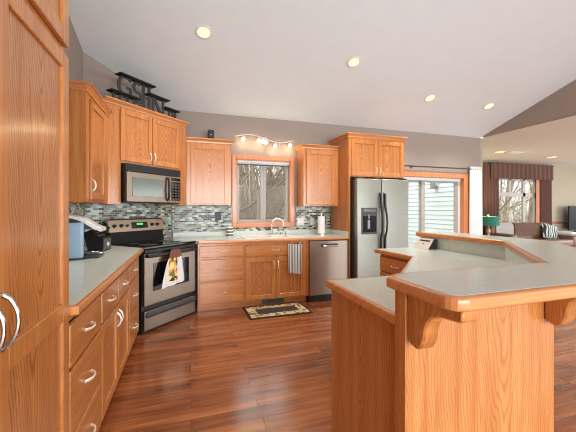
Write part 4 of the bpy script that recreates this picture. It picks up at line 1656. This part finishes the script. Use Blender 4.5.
hl_ = MB()
hx = [-14 + i * 2.7 for i in range(10)]
hr = random.Random(3)
hl_.loft([[(x, 17 + hr.uniform(-.5, .5), -.62) for x in hx], [(x, 20 + hr.uniform(-.5, .5), .4 + hr.uniform(-.2, .3)) for x in hx], [(x, 25, 1.7 + hr.uniform(-.3, .4)) for x in hx], [(x, 34, 3.2 + hr.uniform(-.4, .4)) for x in hx]], closed=False)
struct('hillside', hl_, GRD.m)
BARK = flat('grey_bark', (128, 112, 94), .9, var=.35, scale=9)


def grow(seed, h=6.5, r=.11):
    rnd = random.Random(seed)
    mt, mbk = MB(), MB()

    def limb(p, d, l, r0, depth, mbx):
        pts, rs = [p], [r0]
        q = Vector(p)
        dd = Vector(d)
        n = 5
        for i in range(n):
            dd = (dd + Vector((rnd.uniform(-.22, .22), rnd.uniform(-.22, .22), rnd.uniform(-.05, .14)))).normalized()
            q = q + dd * l / n
            pts.append(q.copy())
            rs.append(r0 * (1 - .72 * (i + 1) / n))
        mbx.tube(pts, rs, 5 if depth < 2 else 3)
        if depth >= 3:
            return
        k_ = 9 if depth == 0 else 5
        for i in range(k_):
            t = rnd.uniform(.18 if depth == 0 else .2, 1)
            a = pts[min(n, int(t * n))]
            an = rnd.uniform(0, 2 * PI)
            e = Vector((math.cos(an), math.sin(an), rnd.uniform(.2, .9))).normalized()
            limb(a, e, l * rnd.uniform(.32, .5), max(.006, r0 * .42 * (1.15 - t * .6)), depth + 1, mbk)

    limb(Vector((0, 0, 0)), Vector((0, 0, 1)), h, r, 0, mt)
    return mt, mbk


protos = []
for sdn, (h, r) in enumerate(((6.5, .10), (7.5, .14), (5.2, .07))):
    a, b = grow(11 + sdn, h, r)
    t = thing('bare_tree', 'leafless grey-brown tree in the woods outside', 'tree', (0, 0, 0), 0, 'bare trees outside the windows')
    obj('trunk', a, BARK, t, True, centre=False)
    obj('branches', b, BARK, t, True, centre=False)
    protos.append(t)
spots = [(.2, 8.6), (3.4, 8.2), (1.75, 9.0), (1.0, 10.4), (1.0, 9.2), (1.9, 8.4), (2.6, 10.6), (1.6, 11.6), (3.4, 9.6), (.6, 12.5), (4.3, 12.6), (3.2, 13.4), (2.2, 14.5), (5.0, 14.8), (16.0, 12.2), (14.2, 11.2), (18.0, 13.6), (15.4, 14.0), (13.4, 12.8), (19.0, 15.0), (17.0, 11.4), (20.5, 14.0), (12.6, 10.2)]
rnd = random.Random(5)
for i, (x, y) in enumerate(spots):
    ro = rnd.uniform(0, 6.28)
    s_c = rnd.uniform(.85, 1.15)
    if i < 3:
        t = protos[i]
        t.location = (x, y, -.5)
        t.rotation_euler = (0, 0, ro)
        t.scale = (s_c,) * 3
    else:
        dup(protos[i % 3], (x, y, -.5), ro, scale=s_c)
# undergrowth
tk = MB()
for i in range(2300):
    x = rnd.uniform(9, 28) if i % 5 < 1 else rnd.uniform(-1, 8)
    y = rnd.uniform(9.0, 17)
    h = rnd.uniform(1.2, 4.6)
    p = Vector((x, y, -.5))
    tk.tube([p, p + Vector((rnd.uniform(-.3, .3), rnd.uniform(-.2, .2), h * .5)), p + Vector((rnd.uniform(-.8, .8), rnd.uniform(-.4, .4), h))], [.026, .018, .008], 3)
br = obj('brushwood', tk, flat('twigs', (146, 128, 106), .9, var=.5, scale=4), None, False, centre=False)
br['kind'] = 'stuff'
tag(br, 'tangle of thin bare twigs filling the woods outside', 'brush')

# porch light on the siding
po = thing('porch_light', 'small outdoor lantern on the pale siding beyond the sliding door', 'outdoor light', (5.583, 5.90, 1.93), 0)
obj('mount', MB().box(-.02, 0, -.06, .06, -.08, .08, .005), WHITE, po)
obj('lantern', MB().tube([(-.02, 0, .03), (-.08, 0, .05), (-.10, 0, .02)], .010, 8).lathe([(.02, .03), (.06, .0), (.055, -.12), (.03, -.14), (.001, -.14)], 12, (-.10, 0, 0)), flat('pewter', (150, 150, 146), .4, .5), po, True)
